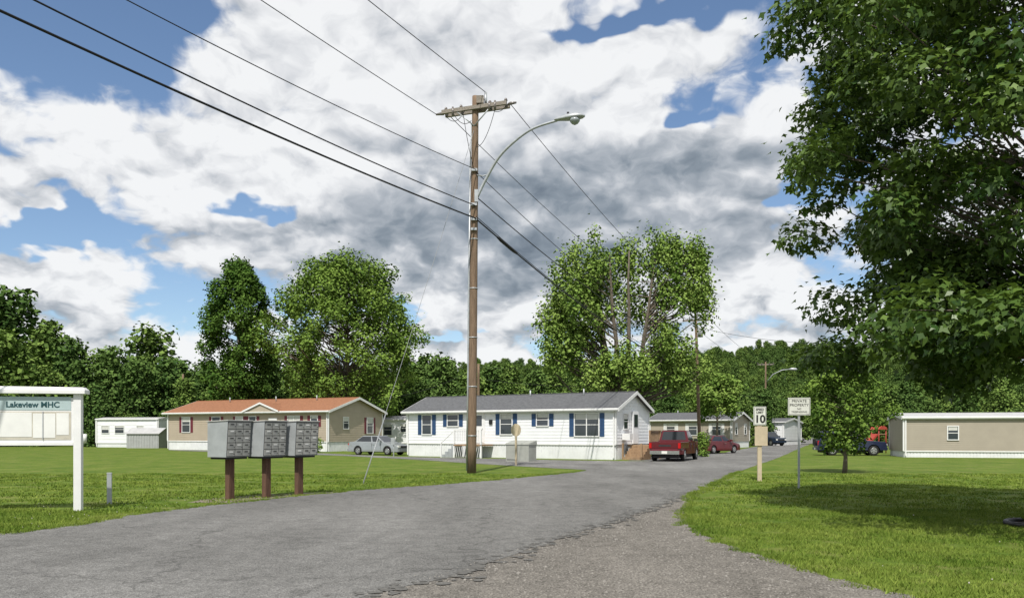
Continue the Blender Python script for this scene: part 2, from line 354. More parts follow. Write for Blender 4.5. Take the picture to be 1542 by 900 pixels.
def polymesh(name,verts,k,mt,var=None):
    n=len(verts)//k; me=bpy.data.meshes.new(name)
    me.vertices.add(n*k); me.vertices.foreach_set('co',np.ascontiguousarray(verts,dtype=np.float32).ravel())
    me.loops.add(n*k); me.loops.foreach_set('vertex_index',np.arange(n*k,dtype=np.int32))
    me.polygons.add(n); me.polygons.foreach_set('loop_start',np.arange(0,n*k,k,dtype=np.int32))
    me.update(calc_edges=True)
    if var is not None:
        a=me.attributes.new('var','FLOAT','FACE'); a.data.foreach_set('value',np.asarray(var,dtype=np.float32))
    me.materials.append(mt); me.validate()
    o=bpy.data.objects.new(name,me); COL.objects.link(o); return o
def nrm(a): return a/np.maximum(np.linalg.norm(a,axis=1,keepdims=True),1e-9)
def blades(name,n,size,h,wd):
    p=(rng.random((n,2))-.5)*size*1.15; a=rng.random(n)*2*np.pi; hh=h*(.55+.75*rng.random(n)); lean=rng.normal(0,.55,(n,2))*hh[:,None]
    ww=wd*(.7+.6*rng.random(n)); v=np.zeros((n,3,3))
    v[:,0,0]=p[:,0]-np.cos(a)*ww/2; v[:,0,1]=p[:,1]-np.sin(a)*ww/2; v[:,1,0]=p[:,0]+np.cos(a)*ww/2; v[:,1,1]=p[:,1]+np.sin(a)*ww/2
    v[:,2,:2]=p+lean; v[:,2,2]=hh
    return polymesh(name,v.reshape(-1,3),3,M['grassblade'],np.clip(rng.normal(.5,.22,n),0,1))
def lawn_pts(x0,x1,y0,y1,step,margin,fr):
    xs=np.arange(x0,x1,step);ys=np.arange(y0,y1,step); X,Y=np.meshgrid(xs,ys); X=X.ravel()+rng.normal(0,step*.25,X.size); Y=Y.ravel()+rng.normal(0,step*.25,Y.size)
    k=fr(X,Y)
    for P in (AP,GP,PP): 
        for (ox,oy) in ((0,0),(margin,0),(-margin,0),(0,margin),(0,-margin)): k&=~inpoly(P,X+ox,Y+oy)
    X=X[k];Y=Y[k]; return np.c_[X,Y,np.zeros(len(X)),rng.random(len(X))*6.28,.8+.45*rng.random(len(X))]
lawn=empty('lawn_grass')
g1=blades('blades_near',300,.5,.042,.010)
scatter('near_patches',lawn,g1,lawn_pts(-13,15,7,17,.46,.10,lambda X,Y:(np.abs(X)<Y*.72+1)))
g2=blades('blades_mid',180,.8,.042,.024)
scatter('mid_patches',lawn,g2,lawn_pts(-32,32,17,32,.9,.25,lambda X,Y:(np.abs(X)<Y*.72+1)))
g3=blades('blades_edge',50,.16,.05,.010)
ep=[]
for P in (AP,GP):
    for i in range(len(P)):
        a=P[i];b=P[(i+1)%len(P)]
        if not(5<a[1]<34 and abs(a[0])<14): continue
        m_=max(1,int(np.hypot(*(b-a))/.10))
        for t in range(m_):
            q=a+(b-a)*t/m_+rng.normal(0,.06,2)
            ep.append((q[0],q[1],0,random.random()*6.3,.5+random.random()*1.0))
ep=np.array(ep)
cnt=np.zeros(len(ep))
for ox,oy in ((.3,0),(-.3,0),(0,.3),(0,-.3),(.2,.2),(-.2,-.2),(.2,-.2),(-.2,.2)):
    cnt+=(inpoly(AP,ep[:,0]+ox,ep[:,1]+oy)|inpoly(GP,ep[:,0]+ox,ep[:,1]+oy))
ep=ep[(cnt<=6)]
scatter('edge_tufts',lawn,g3,ep)
fl=MB(); fl.tube([(0,0,.035),(0,0,.05)],[.008,.005],'cork',5); flo=fl.obj('clover_head')
cp=lawn_pts(-12,-4,13,20,.6,.1,lambda X,Y:rng.random(X.size)<.35)
cp2=lawn_pts(4,12,8.5,16,.8,.2,lambda X,Y:rng.random(X.size)<.3)
cf=empty('clover_flowers'); scatter('clover_points',cf,flo,np.r_[cp,cp2])
bm=bmesh.new(); bmesh.ops.create_icosphere(bm,subdivisions=1,radius=.5)
for v in bm.verts: v.co=Vector((v.co.x*(1+random.uniform(-.25,.25)),v.co.y*(.8+random.uniform(-.2,.2)),v.co.z*.6))
me=bpy.data.meshes.new('stone'); bm.to_mesh(me); bm.free(); M['stone']=mat('gravel_stone',(.25,.235,.215),.9,.4,2); me.materials.append(M['stone'])
sto=bpy.data.objects.new('stone',me); COL.objects.link(sto)
X=rng.uniform(-3,8,22000);Y=rng.uniform(6.5,23.5,22000); k=inpoly(GP,X,Y)&~inpoly(AP,X,Y); 
X=X[k];Y=Y[k]; sz=np.exp(rng.normal(-4.1,.48,len(X)))
S1=np.c_[X,Y,.004+sz*.1,rng.random(len(X))*6.28,sz]
E=[]
for i in range(len(AP)):
    a=AP[i];b=AP[(i+1)%len(AP)]
    if a[1]<5 or a[1]>30: continue
    for t in np.linspace(0,1,int(np.hypot(*(b-a))/.03)+1):
        q=a+(b-a)*t+rng.normal(0,.2,2); z=np.exp(random.gauss(-4.2,.4)); E.append((q[0],q[1],.008+z*.1,random.random()*6,z))
ge=empty('gravel_stones'); scatter('stone_points',ge,sto,np.r_[S1,np.array(E)])
M['crumb']=mat('asphalt_crumb',(.115,.112,.105),.95,.3,20,bump=.5)
bme=MB()
for i in range(len(AP)):
    a=AP[i];b=AP[(i+1)%len(AP)]
    if not (6<a[1]<24 and a[0]>-2 and a[0]<6 and a[1]<4*a[0]+16): continue
    for t in np.linspace(0,1,int(np.hypot(*(b-a))/.06)+1):
        q=a+(b-a)*t+rng.normal(0,.14,2); r=random.uniform(.02,.10); k=7; ph=random.random()*6
        bme.poly([(q[0]+r*random.uniform(.6,1.2)*math.cos(ph+2*math.pi*j/k),q[1]+r*random.uniform(.6,1.2)*math.sin(ph+2*math.pi*j/k),.012+.004*random.random()) for j in range(k)],'crumb')
bme.obj('asphalt_edge_crumbs')
# ------------------------------------------------------------------ trees
LEAF6=np.array([(0,0),(.42,.22),(.30,.52),(0,1.05),(-.30,.52),(-.42,.22)])
MAPLE=np.array([(0,0),(.50,.38),(.22,.52),(0,1.08),(-.22,.52),(-.50,.38)])
QUAD=np.array([(0,0),(.42,.5),(0,1.),(-.42,.5)])
def leaves(name,clumps,per,size,tmpl,mt,droop=.3,flat=.75,parent=None,RM=1.,fuzz=.35):
    P=[];O=[];Vv=[]
    for (c,r) in clumps:
        n=max(5,int(per*(r/RM)**2))
        d=nrm(rng.normal(size=(n,3))); rad=r*(.35+.65*rng.random(n)**.6)*(1+np.abs(rng.normal(size=n))*fuzz*(rng.random(n)<.4))
        st=np.array([rng.uniform(.7,1.35),rng.uniform(.7,1.35),flat*rng.uniform(.75,1.3)])
        off=d*rad[:,None]*st
        ho=np.array([c[0],c[1],0.]); ho/=max(1e-6,np.linalg.norm(ho)); slope=rng.uniform(-.45,.25)
        off[:,2]+=(off@ho)*slope
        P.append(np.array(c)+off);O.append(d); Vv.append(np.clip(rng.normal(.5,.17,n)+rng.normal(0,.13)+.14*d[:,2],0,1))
    P=np.concatenate(P);O=np.concatenate(O);Vv=np.concatenate(Vv); n=len(P)
    N=nrm(O*.6+np.array([0,0,.5])+rng.normal(0,.42,(n,3)))
    T=rng.normal(size=(n,3))*.7+O*.5+np.array([0,0,-droop]); T=nrm(T-N*(T*N).sum(1,keepdims=True)); S_=np.cross(N,T)
    sz=size*(.6+.8*rng.random(n)); k=len(tmpl)
    v=P[:,None,:]+(S_[:,None,:]*tmpl[None,:,0:1]*(.75+.5*rng.random((n,1,1)))+T[:,None,:]*tmpl[None,:,1:2])*sz[:,None,None]
    v=v+N[:,None,:]*(-.35*np.abs(tmpl[None,:,0:1]))*sz[:,None,None]
    o=polymesh(name,v.reshape(-1,3),k,mt,Vv)
    if parent: o.parent=parent
    return o
def tree(name,loc,H,Rc,zb,mt,n=60,rc=.2,per=150,leaf=.3,tmpl=LEAF6,trunk=.25,prof=None,stems=1,seed=1,droop=.3,flat=.75,lean=0,inner=.5,limbz=None,fuzz=.15,extra=(),lobes=None):
    global rng
    keep=rng; rng=np.random.default_rng(seed); rr=random.Random(seed)
    e=empty(name,loc)
    prof=prof or (lambda t: math.sin(math.pi*min(1,max(0,.12+.80*t)))**.7)
    cl=[]
    if lobes:
        tv=sum(l[3]**2*l[4] for l in lobes)
        for (lx_,ly_,lz_,lr,lh) in lobes:
            for _ in range(max(4,int(n*lr**2*lh/tv))):
                d=Vector((rr.gauss(0,1),rr.gauss(0,1),rr.gauss(0,1))).normalized()*(.35+.66*rr.random()**.5); r=Rc*rc*rr.uniform(.5,1.35)
                cl.append(((lx_+d.x*(lr-r*.5),ly_+d.y*(lr-r*.5),lz_+d.z*(lh-r*.5)),r))
    else:
        lump=[(rr.uniform(0,6.28),rr.uniform(0,1),rr.uniform(-.26,.16)) for _ in range(9)]
        for i in range(n):
            t=(i+.5)/n; t=t**.85; a=i*2.39996+rr.uniform(-.5,.5)
            Rr=Rc*prof(t)
            for (la,lt,lv) in lump: Rr*=1+lv*math.exp(-((t-lt)/.13)**2)*max(0,math.cos(a-la))
            f=inner+(1-inner)*math.sqrt(rr.random())
            z=zb+(H-zb)*t*.97
            r=Rc*rc*rr.uniform(.6,1.35)
            cl.append(((math.cos(a)*max(0,Rr*f*rr.uniform(.86,1.12)-r*.5)+lean*t,math.sin(a)*max(0,Rr*f-r*.5),z-r*.4),r))
    cl+=list(extra)
    b=MB(); st=[]
    for s_ in range(stems):
        a=rr.uniform(0,6.28)+s_*6.28/max(1,stems); sp=0 if stems==1 else Rc*.32
        pts=[];rd=[]
        for j in range(8):
            t=j/7; pts.append((math.cos(a)*(sp*t+.12*s_)+rr.uniform(-.05,.05)*H*.1+lean*t*.7,math.sin(a)*(sp*t+.12*s_)+rr.uniform(-.05,.05)*H*.1,H*.86*t)); rd.append(trunk*(1.25 if j==0 else 1)*(1-t*.85)/(1 if stems==1 else 1.35))
        st.append((pts,rd)); b.tube(pts,rd,'bark',9)
    zmin=limbz if limbz else zb*.55
    for (c,r) in cl:
        pts,rd=st[0]
        if stems>1: pts,rd=min(st,key=lambda q:abs(q[0][4][0]-c[0])+abs(q[0][4][1]-c[1]))
        hd=math.hypot(c[0],c[1]); za=max(zmin,min(c[2]-hd*rr.uniform(.35,.8),H*.8)); za=min(za,H*.8)
        t=za/(H*.86)*7; j=min(6,int(t)); f=t-j; A=Vector(pts[j]).lerp(Vector(pts[j+1]),f); ra=(rd[j]*(1-f)+rd[j+1]*f)*(.45 if not limbz else .26)
        C=Vector(c); mid=A.lerp(C,.5)+Vector((rr.uniform(-.1,.1)*hd,rr.uniform(-.1,.1)*hd,-.08*hd*rr.random()+(.12*hd if limbz else 0)))
        b.tube([A,A.lerp(mid,.5)+Vector((0,0,.02*hd)),mid,mid.lerp(C,.6),C],[ra,ra*.8,ra*.6,ra*.4,ra*.15],'bark',5,cap=False)
    b.obj('trunk_and_limbs',e)
    leaves('foliage',cl,per,leaf,tmpl,mt,droop,flat,parent=e,RM=Rc*rc,fuzz=fuzz)
    rng=keep; return e
profM=lambda t: (.74+.7*t) if t<.3 else (.94 if t<.5 else .94*math.cos((t-.5)/.5*math.pi/2)**.5)
ex=[]
rx_=random.Random(3)
for k in range(44):
    a=rx_.uniform(0,6.28); rr_=rx_.uniform(2.0,4.3); ex.append(((math.cos(a)*rr_,math.sin(a)*rr_,rx_.uniform(2.9,3.8)),rx_.uniform(.45,.75)))
tree('maple_tree',(9.62,14.2,0),14.0,5.1,3.1,M['leafnear'],n=290,rc=.14,per=460,leaf=.125,tmpl=MAPLE,trunk=.17,prof=profM,seed=5,droop=1.1,flat=.58,inner=.25,limbz=2.9,fuzz=.22,extra=ex)
tree('young_tree',(13.6,32.5,0),5.0,1.75,1.2,M['leafmid'],n=60,rc=.23,per=130,leaf=.13,tmpl=QUAD,trunk=.09,seed=8,droop=.5,inner=.2)
tree('silver_maple_tree',(8.7,62,0),17.6,7.3,3.4,M['leafbright'],n=200,rc=.105,per=250,leaf=.215,tmpl=QUAD,trunk=.42,stems=6,seed=12,droop=.1,flat=1.5,fuzz=.4,
  lobes=[(-3.3,-.5,12.0,2.9,4.1),(4.2,.3,13.7,2.9,3.5),(.5,1.2,13.2,1.8,3.5),(-4.4,.6,8.2,2.6,2.3),(3.5,-1.0,8.0,2.5,2.2),(-.5,-1.4,6.2,2.9,2.0),(2.6,0,16.4,1.3,1.7),(-2.1,.5,15.3,1.1,2.0),(6.0,.5,11.6,1.5,1.5),(-5.9,0,10.6,1.2,1.5),(5.4,0,6.0,1.8,1.5),(5.6,0,15.6,1.0,1.4)])
tree('light_green_tree',(20.6,80,0),7.6,3.2,3.9,M['leafbright'],n=45,rc=.24,per=150,leaf=.26,tmpl=QUAD,trunk=.15,seed=14,inner=.2)
tree('maple_tree.001',(-29.5,86,0),20.6,4.4,3.6,M['leafdark'],n=130,rc=.18,per=230,leaf=.27,tmpl=QUAD,trunk=.3,seed=21,inner=.25,flat=.9,fuzz=.3)
tree('broadleaf_tree',(-17.3,83.5,0),20.2,7.7,3.8,M['leafmid'],n=210,rc=.14,per=250,leaf=.26,tmpl=QUAD,trunk=.4,seed=33,inner=.3,flat=.95,fuzz=.3,prof=lambda t:.8*math.sin(math.pi*min(1,.2+.72*t))**.6+.18)
wood=empty('woodland_trees')
def variant(nm,seed,mt,H=12,Rc=3.8,n=46,per=72,leaf=.46):
    e=tree(nm,(0,0,0),H,Rc,1.2,mt,n=n,rc=.24,per=per,leaf=leaf,tmpl=QUAD,trunk=.2,seed=seed,inner=.25,flat=1.0,fuzz=.35,prof=lambda t:.75*math.sin(math.pi*min(1,.22+.72*t))**.7+.12)
    ch=[c for c in e.children]; 
    for o in COL.objects: o.select_set(False)
    for c in ch: c.parent=None; c.select_set(True)
    bpy.context.view_layer.objects.active=ch[0]; bpy.ops.object.join(); o=bpy.context.view_layer.objects.active; o.name=nm
    bpy.data.objects.remove(e); return o
vs_=[variant('tree_form_a',101,M['leafwood']),variant('tree_form_b',102,M['leafwood'],13,3.0),variant('tree_form_c',103,M['leafwoodd'],11,4.3),variant('tree_form_d',104,M['leafwoodd'],13,3.3)]
prof_u=[-.80,-.64,-.60,-.56,-.50,-.42,-.36,-.25,-.13,-.10,-.05,0,.05,.12,.2,.27,.34,.40,.5,.8]
prof_h=[19,19.5,15.5,15.5,14.5,14.8,13.6,11.5,11.8,12.2,10.5,10.5,9.5,9.5,9.5,7.5,7,7.5,8.5,9]
pt=[[],[],[],[]]
for row,(D0,hs) in enumerate(((95,.72),(99,.9),(106,1.0),(116,1.05))):
    u=-.9
    while u<.9:
        u+=random.uniform(3.0,5.8)/D0
        D1=D0+random.uniform(-3,3)
        if .33<u<.40 and row<3: continue
        h=np.interp(u,prof_u,prof_h)*hs*random.uniform(.70,1.14)*(D1/100)**.5
        pt[random.randrange(4)].append((u*D1,D1,-.3,random.random()*6.28,h/12.6))
for k in range(130):
    u=random.uniform(-.9,.9); 
    if .13<u<.40: continue
    D1=random.uniform(92,98); pt[random.choice((0,2,3))].append((u*D1,D1,-1.2,random.random()*6.28,random.uniform(.3,.48)))
def hz(x,y):
    r=math.exp(-((x-190)/150)**2-((y-470)/140)**2)*35 + math.exp(-((x+60)/200)**2-((y-520)/130)**2)*34+math.exp(-((x-430)/160)**2-((y-520)/150)**2)*24
    return r+2.0*math.sin(x*.031)*math.sin(y*.02+x*.01)*min(1,r/10)-1.5
n1,n2=60,40; vs=[];fs=[]
for j in range(n2):
    for i in range(n1):
        x=-500+1250*i/(n1-1); y=190+560*j/(n2-1); vs.append((x,y,hz(x,y)-(3 if j==0 else 0)))
for j in range(n2-1):
    for i in range(n1-1): a=j*n1+i; fs.append((a,a+1,a+n1+1,a+n1))
me=bpy.data.meshes.new('hill'); me.from_pydata(vs,[],fs); M['hill']=mat('hill_forest_floor',(.05,.085,.025),.95,.3,.05); me.materials.append(M['hill']); me.update()
ho=bpy.data.objects.new('hill',me); COL.objects.link(ho)
for k in range(2400):
    y=random.uniform(230,530); x=random.uniform(-.2,.68)*y
    z=hz(x,y)
    if z<3 and random.random()<.85: continue
    pt[random.randrange(4)].append((x,y,max(z,-.5)-1.0,random.random()*6.28,random.uniform(.6,1.1)))
for i in range(4): scatter('wood_stand_%s'%'abcd'[i],wood,vs_[i],pt[i])
def shrub(name,loc,h,r,mt,seed,leaf=.12):
    return tree(name,loc,h,r,.15,mt,n=16,rc=.4,per=90,leaf=leaf,tmpl=QUAD,trunk=.04,seed=seed,inner=.2)
shrub('shrub',(-16.6,66.9,0),1.7,.8,M['leafbright'],51)
shrub('shrub.001',(13.0,54.5,0),1.7,.7,M['leafmid'],52)
shrub('shrub.002',(-24,70.3,0),1.1,.7,M['leafmid'],53)
# ------------------------------------------------------------------ houses
def siding(mb,Lx,W,z0,z1,mt,course=.2):
    z=z0
    while z<z1-.01:
        zt=min(z+course,z1); p=.016
        a=[(-p,-p),(Lx+p,-p),(Lx+p,W+p),(-p,W+p)]; b=[(0,0),(Lx,0),(Lx,W),(0,W)]
        for i in range(4):
            j=(i+1)%4; mb.poly([(*a[i],z),(*a[j],z),(*b[j],zt),(*b[i],zt)],mt); mb.poly([(*a[i],z),(*b[i],z),(*b[j],z),(*a[j],z)],mt)
        z=zt
def window(mb,O,u,n,s,w,z0,z1,shut=None,panes=1,blind=.35,sw=.3):
    a0,a1=s-w/2,s+w/2; f=.06
    mb.obox(O,u,n,a0-f,a1+f,z1,z1+f,.0,.06,'whitetrim'); mb.obox(O,u,n,a0-f,a1+f,z0-f,z0,.0,.075,'whitetrim')
    mb.obox(O,u,n,a0-f,a0,z0,z1,.0,.058,'whitetrim'); mb.obox(O,u,n,a1,a1+f,z0,z1,.0,.058,'whitetrim')
    mb.obox(O,u,n,a0,a1,z0,z1,.0,.022,'glass')
    if blind>0: mb.obox(O,u,n,a0+.03,a1-.03,z1-(z1-z0)*blind,z1-.01,.022,.028,'blind')
    zm=(z0+z1)/2; mb.obox(O,u,n,a0,a1,zm-.02,zm+.02,.0285,.05,'whitetrim')
    for k in range(1,panes): x=a0+w*k/panes; mb.obox(O,u,n,x-.03,x+.03,z0,z1,.0286,.054,'whitetrim')
    if shut:
        for (q0,q1) in ((a0-f-.03-sw,a0-f-.03),(a1+f+.03,a1+f+.03+sw)):
            mb.obox(O,u,n,q0,q1,z0-.04,z1+.04,.0,.04,shut)
            z=z0+.02
            while z<z1-.05:
                mb.obox(O,u,n,q0+.04,q1-.04,z,z+.035,.04,.052,shut); z+=.08
def door(mb,O,u,n,s,z0,mt='whitetrim'):
    mb.obox(O,u,n,s-.5,s+.5,z0,z0+2.1,0,.05,'whitetrim'); mb.obox(O,u,n,s-.42,s+.42,z0+.05,z0+2.02,.05,.07,mt)
    mb.obox(O,u,n,s-.28,s+.28,z0+1.15,z0+1.85,.07,.08,'glass'); mb.obox(O,u,n,s+.33,s+.37,z0+.95,z0+1.0,.07,.12,'chrome')
def house(name,left,right,W,skirt,top,ridge,sid,roof,wins,endwins=(),lendwins=(),dormer=None,shut=None,doors=(),oh=.3,skm='skirt',course=.2,vent=True):
    lx,ly=left; rx,ry=right; Lx=math.hypot(rx-lx,ry-ly); e=empty(name,(lx,ly,0),math.atan2(ry-ly,rx-lx))
    b=MB(); siding(b,Lx,W,skirt,top,sid,course)
    for x,sg in ((0,-1),(Lx,1)):
        z=top; 
        while z<ridge-.02:
            zt=min(z+course,ridge); h0=(ridge-z)/(ridge-top)*W/2; h1=(ridge-zt)/(ridge-top)*W/2; xo=x+sg*.016
            b.poly([(xo,W/2-h0,z),(xo,W/2+h0,z),(x,W/2+h1,zt),(x,W/2-h1,zt)],sid); z=zt
    for (cx,cy) in ((0,0),(Lx,0),(Lx,W),(0,W)):
        b.box(cx-.05,cx+.05,cy-.05,cy+.05,skirt,top-.01,'whitetrim')
    b.obj('walls',e)
    b=MB(); b.box(.05,Lx-.05,.05,W-.05,-.3,skirt-.01,skm)
    x=.05
    while x<Lx-.1:
        b.box(x,x+.14,.03,.05,-.3,skirt-.02,skm); x+=.2
    y=.1
    while y<W-.15:
        b.box(Lx-.05,Lx-.03,y,y+.14,-.3,skirt-.02,skm); b.box(.03,.05,y,y+.14,-.3,skirt-.02,skm); y+=.2
    b.box(-.01,Lx+.01,-.03,.03,skirt-.05,skirt+.03,'whitetrim'); b.obj('skirting',e)
    b=MB(); sl=(ridge-top)/(W/2); zt=top-oh*sl; th=.10
    for y0,y1 in ((-oh,W/2),(W+oh,W/2)):
        c=[(-oh,y0,zt+.02),(Lx+oh,y0,zt+.02),(Lx+oh,y1,ridge+.02),(-oh,y1,ridge+.02)]
        b.hexa(c+[(p[0],p[1],p[2]+th) for p in c],roof)
    b.box(-oh,Lx+oh,W/2-.12,W/2+.12,ridge+.09,ridge+.135,roof)
    if vent:
        for fx in (.25,.55,.8): b.tube([(Lx*fx,W*.4,ridge-.2),(Lx*fx,W*.4,ridge+.35)],.05,'galv',8)
    b.obj('roof',e)
    b=MB()
    for y0 in (-oh-.02,W+oh+.0): b.box(-oh,Lx+oh,y0,y0+.02,zt-.07,zt+.115,'whitetrim')
    b.box(-oh-.0,Lx+oh,-oh-.11,-oh-.022,zt-.0,zt+.09,'whitetrim')
    b.box(-oh+.01,Lx+oh-.01,-oh+.002,-.02,zt-.05,zt-.03,'whitetrim')
    for x0 in (-oh-.025,Lx+oh+.003):
        for y0,y1 in ((-oh,W/2),(W+oh,W/2)):
            c=[(x0,y0,zt-.09),(x0+.022,y0,zt-.09),(x0+.022,y1,ridge-.09),(x0,y1,ridge-.09)]
            b.hexa(c+[(p[0],p[1],p[2]+.215) for p in c],'whitetrim')
    for dxp in (.12,Lx-.12): b.box(dxp-.04,dxp+.04,-.1,-.03,.1,zt,'whitetrim')
    b.obj('fascia_and_gutter',e)
    b=MB()
    F=((0,0,0),(1,0,0),(0,-1,0)); E=((Lx,0,0),(0,1,0),(1,0,0)); LE=((0,0,0),(0,1,0),(-1,0,0))
    for wdw in wins: window(b,*F,*wdw[:4],shut=(shut if (len(wdw)<5 or wdw[4]) else None),panes=wdw[5] if len(wdw)>5 else 1,blind=random.choice((0,.3,.5,.25)))
    for wdw in endwins: window(b,*E,*wdw[:4],shut=(shut if (len(wdw)>4 and wdw[4]) else None))
    for wdw in lendwins: window(b,*LE,*wdw[:4])
    for dd in doors: door(b,*F,dd,skirt+.02)
    b.obj('windows_and_doors',e)
    if dormer:
        s0,s1,zp=dormer; b=MB(); m_=(s0+s1)/2; y0=-oh-.15
        zb_=zt+.1
        b.poly([(s0,y0+.1,zb_),(s1,y0+.1,zb_),(m_,y0+.1,zp)],sid)
        for a in (s0,s1):
            sgn=1 if a>m_ else -1
            b.hexa([(a+sgn*.15,y0,zb_-.05),(m_,y0,zp+.02),(m_,W*.36,zp+.02),(a+sgn*.15,W*.1,zb_-.05),(a+sgn*.15,y0,zb_+.05),(m_,y0,zp+.12),(m_,W*.36,zp+.12),(a+sgn*.15,W*.1,zb_+.05)],roof)
            b.hexa([(a+sgn*.15,y0-.02,zb_-.09),(m_,y0-.02,zp-.03),(m_,y0-.003,zp-.03),(a+sgn*.15,y0-.003,zb_-.09),(a+sgn*.15,y0-.02,zb_+.07),(m_,y0-.02,zp+.13),(m_,y0-.003,zp+.13),(a+sgn*.15,y0-.003,zb_+.07)],'whitetrim')
        b.obj('dormer',e)
    return e,Lx
we,wl=house('white_mobile_home',(-7.43,56.4),(6.3,48.3),5.5,.92,3.12,4.15,'white','roofgrey',
 [(1.75,.75,1.55,2.85),(3.95,.85,2.1,2.85),(8.2,.85,1.55,2.85),(10.9,.8,2.1,2.82),(14.0,1.6,1.45,2.82,True,2)],
 endwins=[(1.5,.7,1.9,2.8)],shut='blue',doors=[6.05],oh=.28)
b=MB()
b.box(5.0,7.2,-1.5,-.06,.78,.88,'deck')
for x in (5.05,6.1,7.15): b.box(x-.05,x+.05,-1.5,-1.4,0,1.85,'whitetrim')
b.box(5.0,7.2,-1.49,-1.41,1.78,1.86,'whitetrim'); b.box(5.0,7.2,-1.48,-1.42,1.0,1.06,'whitetrim')
for k in range(15):
    x=5.12+k*.14; b.box(x,x+.035,-1.47,-1.43,1.06,1.78,'whitetrim')
for k in range(14):
    x=5.05+k*.15; b.hexa([(x,-1.46,.02),(x+.03,-1.46,.02),(x+.03,-1.44,.02),(x,-1.44,.02),(x+.15,-1.46,.76),(x+.18,-1.46,.76),(x+.18,-1.44,.76),(x+.15,-1.44,.76)],'whitetrim')
for k in range(4): b.box(4.0+k*.26,4.28+k*.26,-1.4,-.5,.0,.2+k*.19,'galv')
b.hexa([(3.95,-1.46,.95),(4.0,-1.46,.95),(4.0,-1.40,.95),(3.95,-1.40,.95),(5.0,-1.46,1.78),(5.05,-1.46,1.78),(5.05,-1.40,1.78),(5.0,-1.40,1.78)],'whitetrim')
b.box(3.95,4.01,-1.46,-1.4,0,1.0,'whitetrim')
b.box(6.9,7.15,-.1,-.04,2.2,2.5,'black')
b.obj('porch',we)
b=MB()
for k in range(5): b.box(16.3,17.5,.3+k*.28,.6+k*.28,0,.17+k*.17,'deck')
b.box(16.0,17.5,1.7,3.6,.80,.88,'deck')
for (x,y) in ((17.45,1.75),(17.45,3.55),(16.25,.35),(17.45,.35)): b.box(x-.05,x+.05,y-.05,y+.05,0,1.8 if y>1 else 1.0,'deck')
b.box(17.4,17.5,1.75,3.55,1.75,1.8,'deck'); 
for k in range(11): b.box(17.43,17.46,1.85+k*.16,1.89+k*.16,.9,1.75,'deck')
b.box(15.99,16.5,.85,1.35,1.2,1.6,'whitetrim')
b.box(15.99,16.06,2.5,3.4,.95,3.0,'white'); b.box(16.06,16.08,2.65,3.25,2.0,2.8,'glass')
b.obj('side_steps',we)
be,bl=house('tan_mobile_home',(-33.5,77.5),(-15.9,69),8.0,.85,3.55,4.75,'tan','roofbrown',
 [(2.5,1.0,1.7,3.1),(6.4,1.0,1.9,3.1),(9.3,.8,2.2,3.1),(10.9,.8,1.7,3.1),(15.7,1.3,1.7,3.1,True,2),(18.0,.7,2.2,3.1)],endwins=[(6.0,.9,1.6,3.0,True),(2.4,.7,2.0,3.0)],
 shut='maroon',doors=[13.3],dormer=(10.2,14.2,4.25),oh=.35)
b=MB(); b.box(12.4,14.3,-1.4,-.06,.7,.8,'deck')
for k in range(3): b.box(14.3+k*.28,14.58+k*.28,-1.2,-.3,0,.6-k*.19,'deck')
for x in (12.45,14.25): b.box(x-.05,x+.05,-1.38,-1.28,0,1.7,'whitetrim')
b.box(12.4,14.3,-1.37,-1.29,1.65,1.72,'whitetrim'); b.obj('porch',be)
re_,rl=house('taupe_mobile_home',(26.3,53.5),(39.5,50.2),4.3,.42,2.62,2.88,'tan2','rooflight',[(3.0,.6,1.2,2.05,False),(8.1,.7,1.6,2.1,False),(11,.9,1.2,2.1,False)],oh=.12,course=.13,vent=False)
b=MB(); b.box(8.0,13.0,-1.6,-.02,2.5,2.78,'whitetrim'); b.obj('awning',re_)
house('taupe_mobile_home.001',(15.4,89.2),(23.3,84.4),7.0,.7,3.0,3.8,'tan2','roofgrey',[(2.5,.9,1.4,2.6),(5.0,.9,1.4,2.6),(7.6,.9,1.4,2.6)],endwins=[(1.6,.8,1.5,2.6),(5.2,.8,1.5,2.6)],shut='whitetrim')
house('white_mobile_home.001',(-14.0,83),(-2.5,79),4.2,.6,2.95,3.3,'white','rooflight',[(1.2,.9,1.4,2.5,False),(3.0,.6,1.7,2.5,False),(6,.9,1.4,2.5,False)],oh=.12,vent=False)
house('white_mobile_home.002',(31.0,107),(35.5,104),9,.6,3.0,3.5,'white','roofgrey',[(1.5,.9,1.4,2.5,False)],oh=.2,vent=False)
te,_=house('travel_trailer',(-47,90),(-39.3,88.5),2.5,.5,3.1,3.25,'white','rooflight',[(1.2,.9,1.6,2.4,False),(3.0,1.1,1.6,2.4,False),(5.6,.8,1.6,2.4,False)],oh=.05,course=.4,vent=False)
b=MB(); b.tube([(-1.2,-.4,.45),(-1.2,-.4,1.5)],[.28,.28],'whitetrim',12); b.obj('gas_bottle',te)
se=empty('garden_shed',(-40.9,84.5,0),R(-6))
b=MB(); b.box(0,3.6,0,2.4,0,1.55,'shed')
for k in range(12): b.box(.05+k*.3,.2+k*.3,-.03,0,0,1.5,'shed')
for y0,y1 in ((-.15,1.2),(2.55,1.2)):
    c=[(-.15,y0,1.5),(3.75,y0,1.5),(3.75,y1,2.1),(-.15,y1,2.1)]; b.hexa(c+[(p[0],p[1],p[2]+.06) for p in c],'rooflight')
b.poly([(3.6,0,1.55),(3.6,2.4,1.55),(3.6,1.2,2.08)],'shed'); b.poly([(0,0,1.55),(0,2.4,1.55),(0,1.2,2.08)],'shed'); b.obj('shed_body',se)
